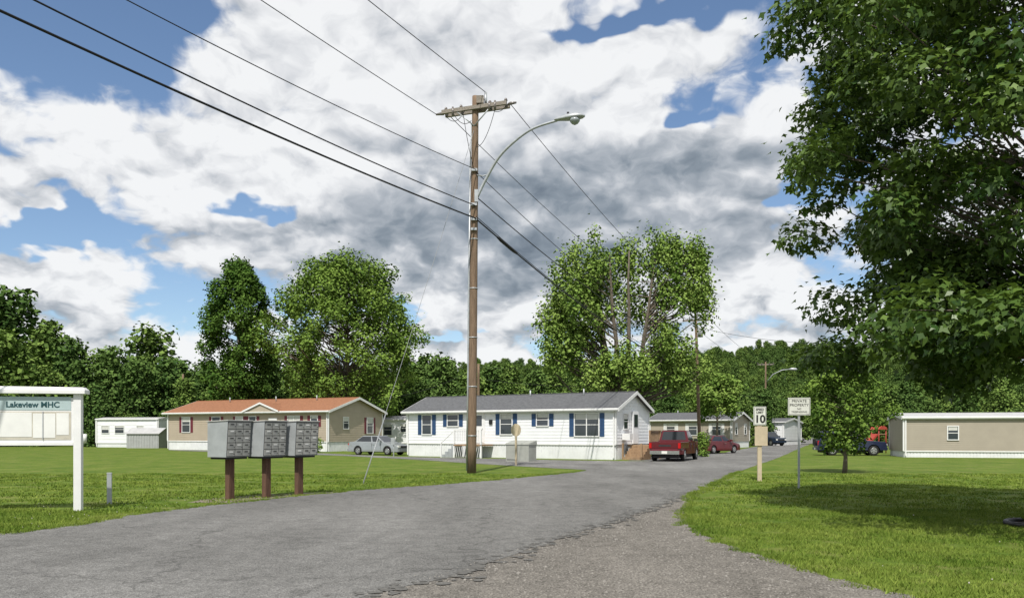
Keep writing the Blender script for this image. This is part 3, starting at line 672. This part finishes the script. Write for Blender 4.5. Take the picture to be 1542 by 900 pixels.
b=MB(); b.box(0,1.5,0,.9,0,.95,'bin'); b.hexa([(-.04,-.04,.952),(1.54,-.04,.952),(1.54,.94,.952),(-.04,.94,.952),(-.02,-.02,1.04),(1.52,-.02,1.04),(1.52,.92,1.2),(-.02,.92,1.2)],'bin')
b.box(.74,.76,-.012,0,.05,.9,'dark'); b.box(.05,.7,-.01,-.0,.08,.12,'dark'); b.obj('storage_bin',None,.015,(-.35,45.9,0),R(-30))
# ------------------------------------------------------------------ vehicles
def arc(cx,cz,r,a0,a1,n): return [(cx+r*math.cos(R(a0+(a1-a0)*i/n)),cz+r*math.sin(R(a0+(a1-a0)*i/n))) for i in range(n+1)]
def wheel(b,x,y,r,w,side):
    y0,y1=(y-w,y) if side>0 else (y,y+w)
    b.tube([(x,y0,r),(x,y0+.02,r),(x,y1-.02,r),(x,y1,r)],[r-.03,r,r,r-.03],'rubber',20)
    yo=y+side*.004; 
    b.tube([(x,yo-side*.02,r),(x,yo+side*.006,r)],[r*.66,r*.60],'rim',16)
    b.tube([(x,yo,r),(x,yo+side*.02,r)],[r*.2,r*.17],'rim',10)
    for k in range(5):
        a=k*2*math.pi/5+.3; cx=x+math.cos(a)*r*.40; cz=r+math.sin(a)*r*.40
        b.tube([(cx,yo+side*.004,cz),(cx,yo+side*.010,cz)],[r*.11,r*.11],'dark',8)
def car(name,loc,head,kind,paint):
    e=empty(name,loc,R(head))
    P={'sedan':dict(L=4.6,W=1.74,r=.31,ax=(-1.32,1.38),sill=.24,top=[(2.28,.42),(2.30,.60),(2.15,.74),(1.2,.90),(.95,.95),(-1.55,1.0),(-2.2,.95),(-2.30,.62),(-2.28,.36)],gb=(-1.75,1.05),gt=(-1.0,.28),belt=.93,H=1.42,div=(-.05,)),
       'suv':dict(L=4.7,W=1.82,r=.36,ax=(-1.38,1.42),sill=.38,top=[(2.32,.52),(2.34,.78),(2.25,.98),(1.1,1.08),(.9,1.1),(-2.25,1.12),(-2.34,.9),(-2.34,.5)],gb=(-2.27,1.0),gt=(-2.05,.35),belt=1.08,H=1.74,div=(.1,-1.0)),
       'pickup':dict(L=5.4,W=1.92,r=.37,ax=(-1.65,1.75),sill=.42,top=[(2.66,.55),(2.70,.82),(2.58,1.04),(1.35,1.14),(1.1,1.15),(-.45,1.15),(-.46,.74),(-2.66,.74),(-2.68,.52)],gb=(-.42,1.22),gt=(-.30,.55),belt=1.12,H=1.78,div=(.0,))}[kind]
    W2=P['W']/2; ra=P['r']+.06; s=P['sill']; a0,a1=P['ax']
    al=math.degrees(math.asin(max(-1,(s-P['r'])/ra)))
    outl=[(P['top'][-1][0],s)]+list(arc(a0,P['r'],ra,180-al,al,8))+list(arc(a1,P['r'],ra,180-al,al,8))+[(P['top'][0][0],s)]+P['top']
    me=bpy.data.meshes.new('body'); n=len(outl); vs=[]
    for sg in (-1,1):
        for (x,z) in outl:
            ins=.0 if z<.45 else min(.05,(z-.45)*.08); end=max(0,abs(x)-P['L']/2+.35)*.28
            vs.append((x,sg*(W2-ins-end),z))
    fs=[tuple(range(n)),tuple(reversed(range(n,2*n)))]+[(i,i+n,(i+1)%n+n,(i+1)%n) for i in range(n)]
    me.from_pydata(vs,[],fs); me.materials.append(M[paint]); bm=bmesh.new(); bm.from_mesh(me); bmesh.ops.triangulate(bm,faces=[f for f in bm.faces if len(f.verts)>8]); bmesh.ops.recalc_face_normals(bm,faces=bm.faces); bm.to_mesh(me); bm.free()
    o=bpy.data.objects.new('body',me); COL.objects.link(o); o.parent=e
    bv=o.modifiers.new('b','BEVEL'); bv.width=.035; bv.segments=2; bv.limit_method='ANGLE'; bv.angle_limit=R(40)
    b=MB(); b.box(-P['L']/2+.25,P['L']/2-.25,-W2+.24,W2-.24,.2,.72,'dark'); b.obj('underbody',e)
    gb,gt=P['gb'],P['gt']; zb,H=P['belt'],P['H']; wb=W2-.07; wt=W2-.24
    c=[(gb[0],-wb,zb),(gb[1],-wb,zb),(gb[1],wb,zb),(gb[0],wb,zb),(gt[0],-wt,H),(gt[1],-wt,H),(gt[1],wt,H),(gt[0],wt,H)]
    b=MB(); b.hexa(c,paint); b.obj('cabin',e,.04)
    b=MB(); C=[Vector(p) for p in c]
    def pan(A,B,Cc,D_,u0,u1,v0,v1,mt='carglass'):
        nn=(B-A).cross(D_-A).normalized()*.006
        f=lambda u,v:(A.lerp(B,u)).lerp(D_.lerp(Cc,u),v)+nn
        b.poly([f(u0,v0),f(u1,v0),f(u1,v1),f(u0,v1)],mt)
    ds=[0]+[ (d-gb[0])/(gb[1]-gb[0]) for d in sorted(P['div'])]+[1]
    for i in range(len(ds)-1):
        u0=ds[i]+(.035 if i else .05); u1=ds[i+1]-(.02 if i<len(ds)-2 else .05)
        pan(C[0],C[1],C[5],C[4],u0,u1,.12,.88)
        pan(C[2],C[3],C[7],C[6],1-u1,1-u0,.12,.88)
    pan(C[1],C[2],C[6],C[5],.06,.94,.08,.92); pan(C[3],C[0],C[4],C[7],.08,.92,.15,.9)
    b.obj('windows',e)
    b=MB()
    for x in P['ax']:
        for sg in (-1,1): wheel(b,x,sg*(W2-.02),P['r'],.21,sg)
    b.obj('wheels',e)
    b=MB(); xf=P['top'][0][0]; xr=P['top'][-1][0]; bt='chrome' if kind=='pickup' else paint
    b.box(xf-.06,xf+.07,-W2+.16,W2-.16,s+.02,s+.2,bt); b.box(xr-.10,xr+.05,-W2+.12,W2-.12,s+.0,s+.2,bt)
    hz_=.64 if kind=='sedan' else (.78 if kind=='suv' else .8)
    for sg in (-1,1):
        y0,y1=sorted((sg*(W2-.38),sg*(W2-.14))); b.box(xf-.1,xf+.035,y0,y1,hz_-.08,hz_+.07,'headlight')
        if kind=='pickup': y0,y1=sorted((sg*(W2-.20),sg*(W2-.06))); b.box(-2.72,-2.5,y0,y1,.76,1.06,'taillight')
        elif kind=='sedan': y0,y1=sorted((sg*(W2-.42),sg*(W2-.13))); b.box(-2.315,-2.1,y0,y1,.70,.86,'taillight')
        else: y0,y1=sorted((sg*(W2-.28),sg*(W2-.14))); b.box(-2.36,-2.2,y0,y1,.75,1.05,'taillight')
        y0,y1=sorted((sg*(W2-.03),sg*(W2+.17))); b.box(gb[1]-.32,gb[1]-.18,y0,y1,zb+.02,zb+.17,paint if kind!='pickup' else 'black')
        for xx in (gb[1]-.25,-.02 if kind!='suv' else .12): 
            y0,y1=sorted((sg*(W2-.05),sg*(W2+.002))); b.box(xx-.006,xx+.006,y0,y1,s+.1,zb-.06,'dark')
        b.box(.08,.22,*sorted((sg*(W2-.04),sg*(W2+.02))),zb-.16,zb-.13,'chrome')
    b.box(xf-.05,xf+.04,-.45,.45,hz_-.1,hz_+.05,'dark'); b.box(xr-.115,xr-.1,-.16,.16,s+.03 if kind!='sedan' else .5,s+.18 if kind!='sedan' else .63,'plate')
    if kind=='suv':
        for sg in (-1,1): b.tube([(-1.8,sg*.6,H+.0),(-1.75,sg*.6,H+.06),(.1,sg*.6,H+.06),(.15,sg*.6,H)],.018,'black',6)
        b.box(-2.47,-2.36,-.0,.6,.7,1.2,'black')
    b.obj('trim_and_lights',e,.012)
    if kind=='pickup':
        b=MB()
        for sg in (-1,1): b.box(-2.66,-.47,*sorted((sg*(W2-.15),sg*(W2-.035))),.742,1.12,paint)
        b.box(-2.67,-2.60,-W2+.16,W2-.16,.75,1.10,paint); b.box(-.56,-.47,-W2+.16,W2-.16,.742,1.12,paint)
        b.obj('cargo_bed',e,.02)
        b=MB(); b.box(-2.59,-.57,-W2+.16,W2-.16,.742,.76,'dark'); b.box(-2.683,-2.672,-.35,.35,.86,.96,'dark'); b.obj('bed_liner',e)
    return e
car('pickup_truck',(9.75,47.6,0),66,'pickup','red_paint')
car('parked_car',(-9.9,59.3,0),-28,'sedan','silver_paint')
car('sport_utility_vehicle',(24.6,58.0,0),-10,'suv','navy_paint')
car('sport_utility_vehicle.001',(10.5,55.6,0),62,'suv','dark_paint')
car('parked_car.001',(16.2,63.5,0),40,'sedan','red_paint')
car('sport_utility_vehicle.002',(32.6,101,0),-70,'suv','dark_paint')
# ------------------------------------------------------------------ utility poles
def wirecurve(cv,p0,p1,sag,n=26):
    sp=cv.splines.new('POLY'); sp.points.add(n-1)
    for i in range(n):
        t=i/(n-1); p=Vector(p0).lerp(Vector(p1),t); sp.points[i].co=(p.x,p.y,p.z-4*sag*t*(1-t),1)
def curveobj(name,rad,mt,parent=None):
    cv=bpy.data.curves.new(name,'CURVE'); cv.dimensions='3D'; cv.bevel_depth=rad; cv.bevel_resolution=2; cv.materials.append(M[mt]); o=bpy.data.objects.new(name,cv); COL.objects.link(o)
    if parent:o.parent=parent
    return cv
def crossarm(b,cx,cy,z,ang,half,both=True,ins=True):
    u=Vector((math.cos(ang),math.sin(ang),0)); n=Vector((-u.y,u.x,0)); O=Vector((cx,cy,0))
    for sgn in ((-1,1) if both else (1,)):
        b.obox(O,u,n*sgn,-half,half,z,z+.15,.13,.24,'greywood')
    for a in (-half+.1,-half*.45,half*.45,half-.1):
        p=O+u*a
        if ins: b.tube([p+Vector((0,0,z+.13)),p+Vector((0,0,z+.22)),p+Vector((0,0,z+.24)),p+Vector((0,0,z+.33))],[.03,.03,.075,.045],'insul',8)
    return u,n
pe=empty('utility_pole',(0,0,0))
px0,py0=-1.65,32.5
b=MB(); pts=[(px0+.16*t,py0,15.35*t) for t in np.linspace(0,1,14)]; b.tube(pts,[.19-.06*t for t in np.linspace(0,1,14)],'wood',14); b.obj('pole',pe)
b=MB(); ang=math.atan2(-1.0,2.75)
u,n=crossarm(b,px0+.16,py0,14.75,ang,1.42)
O=Vector((px0+.16,py0,0))
for sg in (-1,1):
    b.tube([O+u*sg*.75+Vector((0,0,14.76))-n*.2,O+Vector((0,0,14.1))-n*.13],.025,'galv',6)
    b.tube([O+u*sg*1.42+Vector((0,0,14.82)),O+u*sg*1.52+Vector((0,0,14.85)),O+u*sg*1.77+Vector((0,0,14.85))],[.05,.07,.04],'insul',8)
b.box(O.x+.05,O.x+.35,O.y-.35,O.y-.17,14.95,15.25,'greywood')
b.tube([O+u*.45+Vector((0,0,14.9)),O+u*.45+Vector((0,0,15.45))],[.06,.05],'galv',8)
for a in (.7,.95,-.9): b.tube([O+u*a+n*-.25+Vector((0,0,14.6)),O+u*a+n*-.25+Vector((0,0,14.95))],[.05,.04],'insul',8)
b.obj('crossarm',pe)
b=MB(); b.tube([(px0-.19,py0-.08,.1),(px0-.14,py0-.08,4),(px0-.10,py0-.07,8.2),(px0-.05,py0-.07,12.4)],.038,'galv',8)
b.tube([(px0-.05,py0-.07,12.4),(px0+.0,py0-.07,14.2)],.02,'galv',6)
for z in (1.5,3.5,5.5,7.5,9.5): b.tube([(px0+.011*z,py0,z),(px0+.011*z,py0,z+.04)],[.205-.004*z]*2,'galv',12)
for z in (9.9,10.3,10.9,12.3): b.box(px0+.01*z-.12,px0+.01*z+.12,py0-.23,py0-.14,z-.05,z+.05,'galv')
b.obj('conduit_and_brackets',pe)
cv=curveobj('jumper_wires',.012,'wire',pe)
T=lambda a,d,z:(O+u*a+n*d+Vector((0,0,z)))
wirecurve(cv,T(-1.4,0,14.85),T(-.3,-.2,14.9),.45); wirecurve(cv,T(1.4,0,14.85),T(.4,-.2,15.2),.45); wirecurve(cv,T(-.9,-.2,14.7),T(-.1,-.2,14.3),.25); wirecurve(cv,T(.95,-.2,14.7),T(.1,-.2,13.2),.4,20); wirecurve(cv,T(-.5,-.2,14.9),T(0,-.2,12.4),.2,20)
le=empty('street_lamp',(0,0,0))
b=MB(); ax=px0+.13
arm=[(ax+.1,py0-.14,11.2),(ax+.45,py0-.2,11.9),(ax+1.0,py0-.4,12.75),(ax+1.7,py0-.65,13.35),(ax+2.4,py0-.9,13.72),(ax+3.3,py0-1.2,13.9)]
sm=[]
for i in range(len(arm)-1):
    p0=Vector(arm[max(i-1,0)]);p1=Vector(arm[i]);p2=Vector(arm[i+1]);p3=Vector(arm[min(i+2,len(arm)-1)])
    for j in range(5):
        t=j/5; sm.append(.5*((2*p1)+(-p0+p2)*t+(2*p0-5*p1+4*p2-p3)*t*t+(-p0+3*p1-3*p2+p3)*t**3))
sm.append(Vector(arm[-1])); b.tube(sm,[.065-.02*i/len(sm) for i in range(len(sm))],'galv',10)
b.tube([(ax+.1,py0-.14,12.1),(ax+.35,py0-.18,12.05),(ax+.58,py0-.24,12.1)],.025,'galv',6)
b.box(ax+.0,ax+.14,py0-.22,py0-.12,11.0,11.5,'galv')
b.obj('bracket_arm',le)
b=MB(); dvec=Vector((.96,-.28,.02)).normalized(); A=Vector(arm[-1])-dvec*.12
prf=[(0,.06,.05),(.1,.10,.085),(.3,.14,.11),(.55,.20,.16),(.85,.23,.17),(1.1,.17,.12),(1.22,.05,.05)]
side=Vector((-dvec.y,dvec.x,0)).normalized(); V0=[]
for (t,hw,hh) in prf:
    for k in range(12):
        a=2*math.pi*k/12; zz=math.sin(a)*hh*(1.0 if math.sin(a)>0 else .55); V0.append(A+dvec*t+side*math.cos(a)*hw+Vector((0,0,zz+.03)))
bb=len(b.v); b.v+=[tuple(v) for v in V0]
for i in range(len(prf)-1):
    for k in range(12): b.f.append((bb+i*12+k,bb+i*12+(k+1)%12,bb+(i+1)*12+(k+1)%12,bb+(i+1)*12+k)); b.mi.append(b.m('galv')); b.sm.append(True)
b.poly([tuple(V0[-12+k]) for k in range(12)],'galv')
cL=A+dvec*.82+Vector((0,0,-.04)); 
b.tube([cL,cL+Vector((0,0,-.08)),cL+Vector((0,0,-.17)),cL+Vector((0,0,-.22))],[.21,.20,.13,.04],'lens',14)
cP=A+dvec*.55+Vector((0,0,.17)); b.tube([cP,cP+Vector((0,0,.1))],[.05,.045],'dark',8)
b.obj('lamp_head',le)
def simplepole(name,x,y,H,arm_half=1.1,ang=-.3,lean=0,arm=True):
    e=empty(name); b=MB(); b.tube([(x+lean*t,y,H*t) for t in np.linspace(0,1,8)],[.17-.06*t for t in np.linspace(0,1,8)],'wood',10); b.obj('pole',e)
    if arm: b=MB(); crossarm(b,x+lean,y,H-.45,ang,arm_half,both=False); b.obj('crossarm',e)
    return e
p2=simplepole('utility_pole.001',16.5,70,11.9,1.15,-.3,-.35)
b=MB(); b.tube([(16.5,69.75,10.0),(16.5,69.75,10.9)],[.22,.22],'galv',12); b.obj('transformer',p2)
p3=simplepole('utility_pole.002',37.9,119,12.2,1.2,-.3,0)
l3=empty('street_lamp.001'); b=MB(); b.tube([(38,118.8,9.2),(38.8,118.4,10.3),(40.0,118,10.9),(41.0,117.8,11.0)],.06,'galv',8); b.tube([(40.9,117.8,10.98),(41.3,117.7,11.03),(41.9,117.6,10.98),(42.1,117.5,10.95)],[.08,.2,.2,.05],'galv',10); b.obj('lamp',l3)
simplepole('utility_pole.003',-3.2,76,8.2,.5,-.3,0,False); simplepole('utility_pole.004',-38,92,8.4,.5,0,0,False)
pb=simplepole('utility_pole.005',-21.8,-9.5,15.0,1.42,ang,0)
ln=empty('overhead_power_lines')
th=curveobj('primary_lines',.014,'wire',ln); tk=curveobj('telephone_cables',.03,'wire',ln); md=curveobj('secondary_lines',.021,'wire',ln)
Lp=T(-1.75,0,14.85); Cp=T(.45,0,15.45)
B=Vector((-21.8,-9.5,0))
wirecurve(th,Lp,B+u*-1.3+Vector((0,0,15.0)),.45,40); wirecurve(th,Cp,B+u*1.0+Vector((0,0,15.4)),.4,40)
P2=Vector((16.15,70,0)); 
wirecurve(th,T(-1.3,.2,14.85),P2+u*-1.0+Vector((0,0,11.8)),.7,30); wirecurve(th,T(1.5,0,14.85),P2+u*1.0+Vector((0,0,11.8)),.7,30)
wirecurve(tk,(px0+.2,py0-.2,10.32),B+Vector((0.2,0,10.4)),.72,40); wirecurve(md,(px0+.15,py0-.2,10.85),B+Vector((.2,0,11.5)),.95,40); wirecurve(th,(px0+.2,py0-.2,12.3),B+Vector((0,0,11.9)),1.0,40)
wirecurve(tk,(px0+.2,py0-.2,10.3),(16.4,69.8,6.6),.8,30); wirecurve(md,(px0+.2,py0-.2,11.2),(16.3,69.8,8.6),.8,30); wirecurve(th,(px0+.2,py0-.2,12.2),(16.3,69.8,9.3),.9,30)
wirecurve(th,(px0+.2,py0-.2,10.4),(16.3,69.8,7.3),1.0,30)
bs=MB(); 
def onw(t): p=Vector((px0+.2,py0-.2,10.3)).lerp(Vector((16.4,69.8,6.6)),t); return p-Vector((0,0,3.2*t*(1-t)))
bs.tube([onw(.045),onw(.055),onw(.085),onw(.095)],[.035,.075,.075,.035],'wire',8); bs.obj('cable_splice',ln)
P3=Vector((37.9,119,0))
for a in (-1,1): wirecurve(th,P2+u*a+Vector((0,0,11.8)),P3+u*a+Vector((0,0,12.1)),.9)
wirecurve(md,(16.3,70,6.6),(37.9,119,7.2),.8); wirecurve(th,(16.3,70,8.8),(-3.2,76,7.9),.7); wirecurve(th,(16.3,69.9,6.9),(2.5,54,4.1),.6); wirecurve(th,(16.3,70,6.6),(-3.2,76,6.8),.8)
wirecurve(th,(-3.2,76,7.9),(-12,74,4.8),.5); wirecurve(th,(16.3,70,10.9),(30,60,8.5),.7)
gw=empty('guy_wire'); g=curveobj('guy_cable',.008,'guy',gw); wirecurve(g,(-4.8,25.7,.05),(px0+.1,py0-.15,13.9),.12)
b=MB(); A0=Vector((-4.8,25.7,.0)); A1=Vector((px0+.1,py0-.15,13.9)); pp=lambda t:A0.lerp(A1,t)-Vector((0,0,.48*t*(1-t))); b.tube([pp(0),pp(.17)],.017,'galv',8); b.obj('guy_guard',gw)
# ------------------------------------------------------------------ mailboxes
me_=empty('cluster_mailboxes')
for i,(x,y,rz_) in enumerate(((-6.98,19.7,65),(-6.26,20.3,63),(-5.62,21.0,58))):
    q=empty('mailbox_unit_%d'%i,(x,y,0),R(rz_)); q.parent=me_
    b=MB(); b.box(-.09,.09,-.07,.07,-.2,1.12,'postwood'); b.obj('post',q,.008)
    w_=.40; b=MB(); y0,y1=-.33,.33
    z0,z1=1.05,1.93
    b.hexa([(-w_,y0+.06,z0),(w_,y0+.06,z0),(w_,y1,z0),(-w_,y1,z0),(-w_,y0,z1),(w_,y0,z1),(w_,y1,z1-.03),(-w_,y1,z1-.03)],'mailside')
    b.hexa([(-w_-.02,y0-.03,z1+.003),(w_+.02,y0-.03,z1+.003),(w_+.02,y1+.02,z1-.025),(-w_-.02,y1+.02,z1-.025),(-w_-.02,y0-.03,z1+.03),(w_+.02,y0-.03,z1+.03),(w_+.02,y1+.02,z1+.0),(-w_-.02,y1+.02,z1+.0)],'mailbox')
    b.box(-w_+.05,w_-.05,y0+.1,y1-.05,z0-.05,z0-.003,'dark'); b.obj('cabinet',q,.006)
    b=MB(); fy=lambda z:y0+.06*(1-(z-z0)/(z1-z0))
    for r_ in range(5):
        for c_ in range(3):
            xa=-w_+.03+c_*.25; xb=xa+.232; za=z0+.03+r_*.167; zb_=za+.150
            b.hexa([(xa,fy(za)-.014,za),(xb,fy(za)-.014,za),(xb,fy(za)-.001,za),(xa,fy(za)-.001,za),(xa,fy(zb_)-.014,zb_),(xb,fy(zb_)-.014,zb_),(xb,fy(zb_)-.001,zb_),(xa,fy(zb_)-.001,zb_)],'mailbox')
            fz=fy(za+.1)-.016; b.box(xa+.06,xb-.06,fz-.003,fz,za+.085,za+.115,'mailgap' if (r_*2+c_)%3 else 'paper'); b.tube([(xb-.03,fz,za+.05),(xb-.03,fz-.01,za+.05)],.010,'dark',8)
    b.obj('doors',q)
    b=MB(); b.hexa([(-w_+.015,y0+.055,z0+.015),(w_-.015,y0+.055,z0+.015),(w_-.015,y0+.059,z0+.015),(-w_+.015,y0+.059,z0+.015),(-w_+.015,y0-.004,z1-.015),(w_-.015,y0-.004,z1-.015),(w_-.015,y0+.0,z1-.015),(-w_+.015,y0+.0,z1-.015)],'mailgap'); b.obj('door_gaps',q)
sheet('dirt_patch',[(-7.6,19.0),(-6.4,18.9),(-4.6,20.6),(-4.3,21.6),(-5.2,22),(-7,20.8)],.0035,mat('dirt',(.2,.17,.13),.95,.3,6,bump=.6),5,.06)
# ------------------------------------------------------------------ notice board
an=math.atan2(.5,2.6)
ne=empty('community_sign',(-11.75,16.35,0),an)
b=MB(); b.box(2.55,2.70,-.075,.075,-.2,2.46,'whitetrim'); b.box(-.12,.03,-.075,.075,-.2,2.46,'whitetrim'); b.obj('posts',ne,.006)
b=MB(); b.box(.03,2.55,-.05,.05,1.42,2.38,'whitetrim'); b.box(-.2,2.80,-.16,.16,2.462,2.54,'whitetrim'); b.hexa([(-.2,-.16,2.541),(2.8,-.16,2.541),(2.8,.16,2.541),(-.2,.16,2.541),(-.15,-.10,2.62),(2.75,-.10,2.60),(2.75,.10,2.60),(-.15,.10,2.62)],'whitetrim'); b.box(.03,2.55,-.075,-.052,1.38,1.45,'whitetrim'); b.obj('frame',ne,.006)
b=MB(); b.box(.08,2.5,-.058,-.0503,2.12,2.40,'header'); b.box(.08,2.5,-.057,-.0503,1.5,2.09,'cork')
for (x0,x1,z0,z1) in ((.15,.95,1.55,2.04),(.97,1.75,1.56,2.07),(1.77,2.2,1.54,2.05),(2.22,2.46,1.6,2.06)): b.box(x0,x1,-.063,-.0572,z0,z1,'paper')
b.box(1.955,1.97,-.075,-.064,1.5,2.09,'galv'); b.obj('panel',ne)
text('lettering','Lakeview MHC',.165,ne,(1.77,-.062,2.23),(R(90),0,0),'teal',bold=.004,xs=1.0)
b=MB(); b.box(-.05,.05,-.04,.04,-.1,.70,'galv'); b.box(-.055,.055,-.045,.045,.701,.72,'galv'); b.obj('marker_post',None,.004,(-9.35,18.5,0),.3)
# ------------------------------------------------------------------ road signs
s1=empty('speed_limit_sign',(8.42,27.1,0),R(-4))
b=MB(); b.box(-.07,.07,-.04,.04,-.2,2.5,'signtan'); b.obj('post',s1,.004)
b=MB(); b.box(-.21,.21,-.065,-.042,1.90,2.53,'signwhite'); b.obj('plate',s1,.006)
b=MB(); 
for (x0,x1,z0,z1) in ((-.19,.19,2.50,2.51),(-.19,.19,1.92,1.93),(-.19,-.18,1.93,2.50),(.18,.19,1.93,2.50)): b.box(x0,x1,-.068,-.0655,z0,z1,'signtext')
b.obj('border',s1)
text('t1','SPEED',.10,s1,(0,-.068,2.43),(R(90),0,0),'signtext',bold=.003); text('t2','LIMIT',.10,s1,(0,-.068,2.33),(R(90),0,0),'signtext',bold=.003); text('t3','10',.36,s1,(0,-.068,2.10),(R(90),0,0),'signtext',bold=.012)
b=MB(); b.box(-.17,.26,-.06,-.042,1.2,1.86,'signtan'); b.box(-.17,.26,-.075,-.0605,1.2,1.24,'signtan'); b.obj('notice_plate',s1,.006)
s2=empty('private_property_sign',(8.5,23.6,0),R(-6))
b=MB(); b.box(-.03,.03,-.02,.02,-.2,2.68,'galv'); b.obj('post',s2,.004)
b=MB(); b.box(-.32,.32,-.04,-.022,2.16,2.68,'signwhite'); b.obj('plate',s2,.006)
b=MB()
for (x0,x1,z0,z1) in ((-.30,.30,2.65,2.66),(-.30,.30,2.18,2.19),(-.30,-.29,2.19,2.65),(.29,.30,2.19,2.65)): b.box(x0,x1,-.043,-.0405,z0,z1,'signtext')
b.obj('border',s2)
for i,(t,z,s_) in enumerate((('PRIVATE',2.58,.115),('PROPERTY',2.46,.115),('NO',2.35,.075),('TRESPASSING',2.26,.075))): text('line_%d'%i,t,s_,s2,(0,-.043,z),(R(90),0,0),'signtext',bold=.0)
s3=empty('oval_sign',(.2,40,0),R(-15)); b=MB(); b.box(-.05,.05,-.03,.03,-.1,1.8,'signtan'); b.obj('post',s3)
b=MB(); b.poly([(.25*math.cos(2*math.pi*k/20),-.035,1.78+.32*math.sin(2*math.pi*k/20)) for k in range(20)],'signtan'); b.poly([(.25*math.cos(-2*math.pi*k/20),.035,1.78+.32*math.sin(-2*math.pi*k/20)) for k in range(20)],'signtan')
for k in range(20):
    a0=2*math.pi*k/20;a1=2*math.pi*(k+1)/20; b.poly([(.25*math.cos(a0),-.035,1.78+.32*math.sin(a0)),(.25*math.cos(a0),.035,1.78+.32*math.sin(a0)),(.25*math.cos(a1),.035,1.78+.32*math.sin(a1)),(.25*math.cos(a1),-.035,1.78+.32*math.sin(a1))],'signtan')
b.obj('plate',s3)
b=MB(); n_=30
ring=[(.62*math.cos(2*math.pi*k/n_),.62*math.sin(2*math.pi*k/n_),.05) for k in range(n_+1)]
b.tube(ring,.045,'black',8,cap=False); b.poly([(.6*math.cos(2*math.pi*k/n_),.6*math.sin(2*math.pi*k/n_),.03) for k in range(n_)],'soil'); b.obj('tree_ring',None,0,(9.4,14.0,0))
sl_=empty('playground_slide',(27.3,63,0),R(25)); b=MB()
b.hexa([(0,-.3,.1),(.1,-.3,.0),(.1,.3,.0),(0,.3,.1),(1.9,-.3,1.55),(2.0,-.3,1.45),(2.0,.3,1.45),(1.9,.3,1.55)],'orange')
for y in (-.35,.35):
    b.tube([(2.0,y,0),(2.0,y,2.1)],.04,'orange',8); b.tube([(2.8,y,0),(2.8,y,2.1)],.04,'orange',8)
b.hexa([(1.9,-.45,1.9),(2.9,-.45,1.9),(2.9,.45,1.9),(1.9,.45,1.9),(2.3,-.45,2.2),(2.5,-.45,2.2),(2.5,.45,2.2),(2.3,.45,2.2)],'orange'); b.box(2.0,2.8,-.35,.35,1.5,1.56,'deck')
for k in range(5): b.tube([(2.85,-.35,.3+k*.28),(2.85,.35,.3+k*.28)],.02,'orange',6)
b.obj('slide',sl_)
b=MB(); b.tube([(0,0,-.1),(0,0,1.2)],.04,'galv',8); b.box(-.16,.16,-.12,-.04,.8,1.3,'galv'); b.obj('utility_meter',None,.01,(-8.2,55.2,0),R(-30))
print('objects',len(bpy.data.objects))
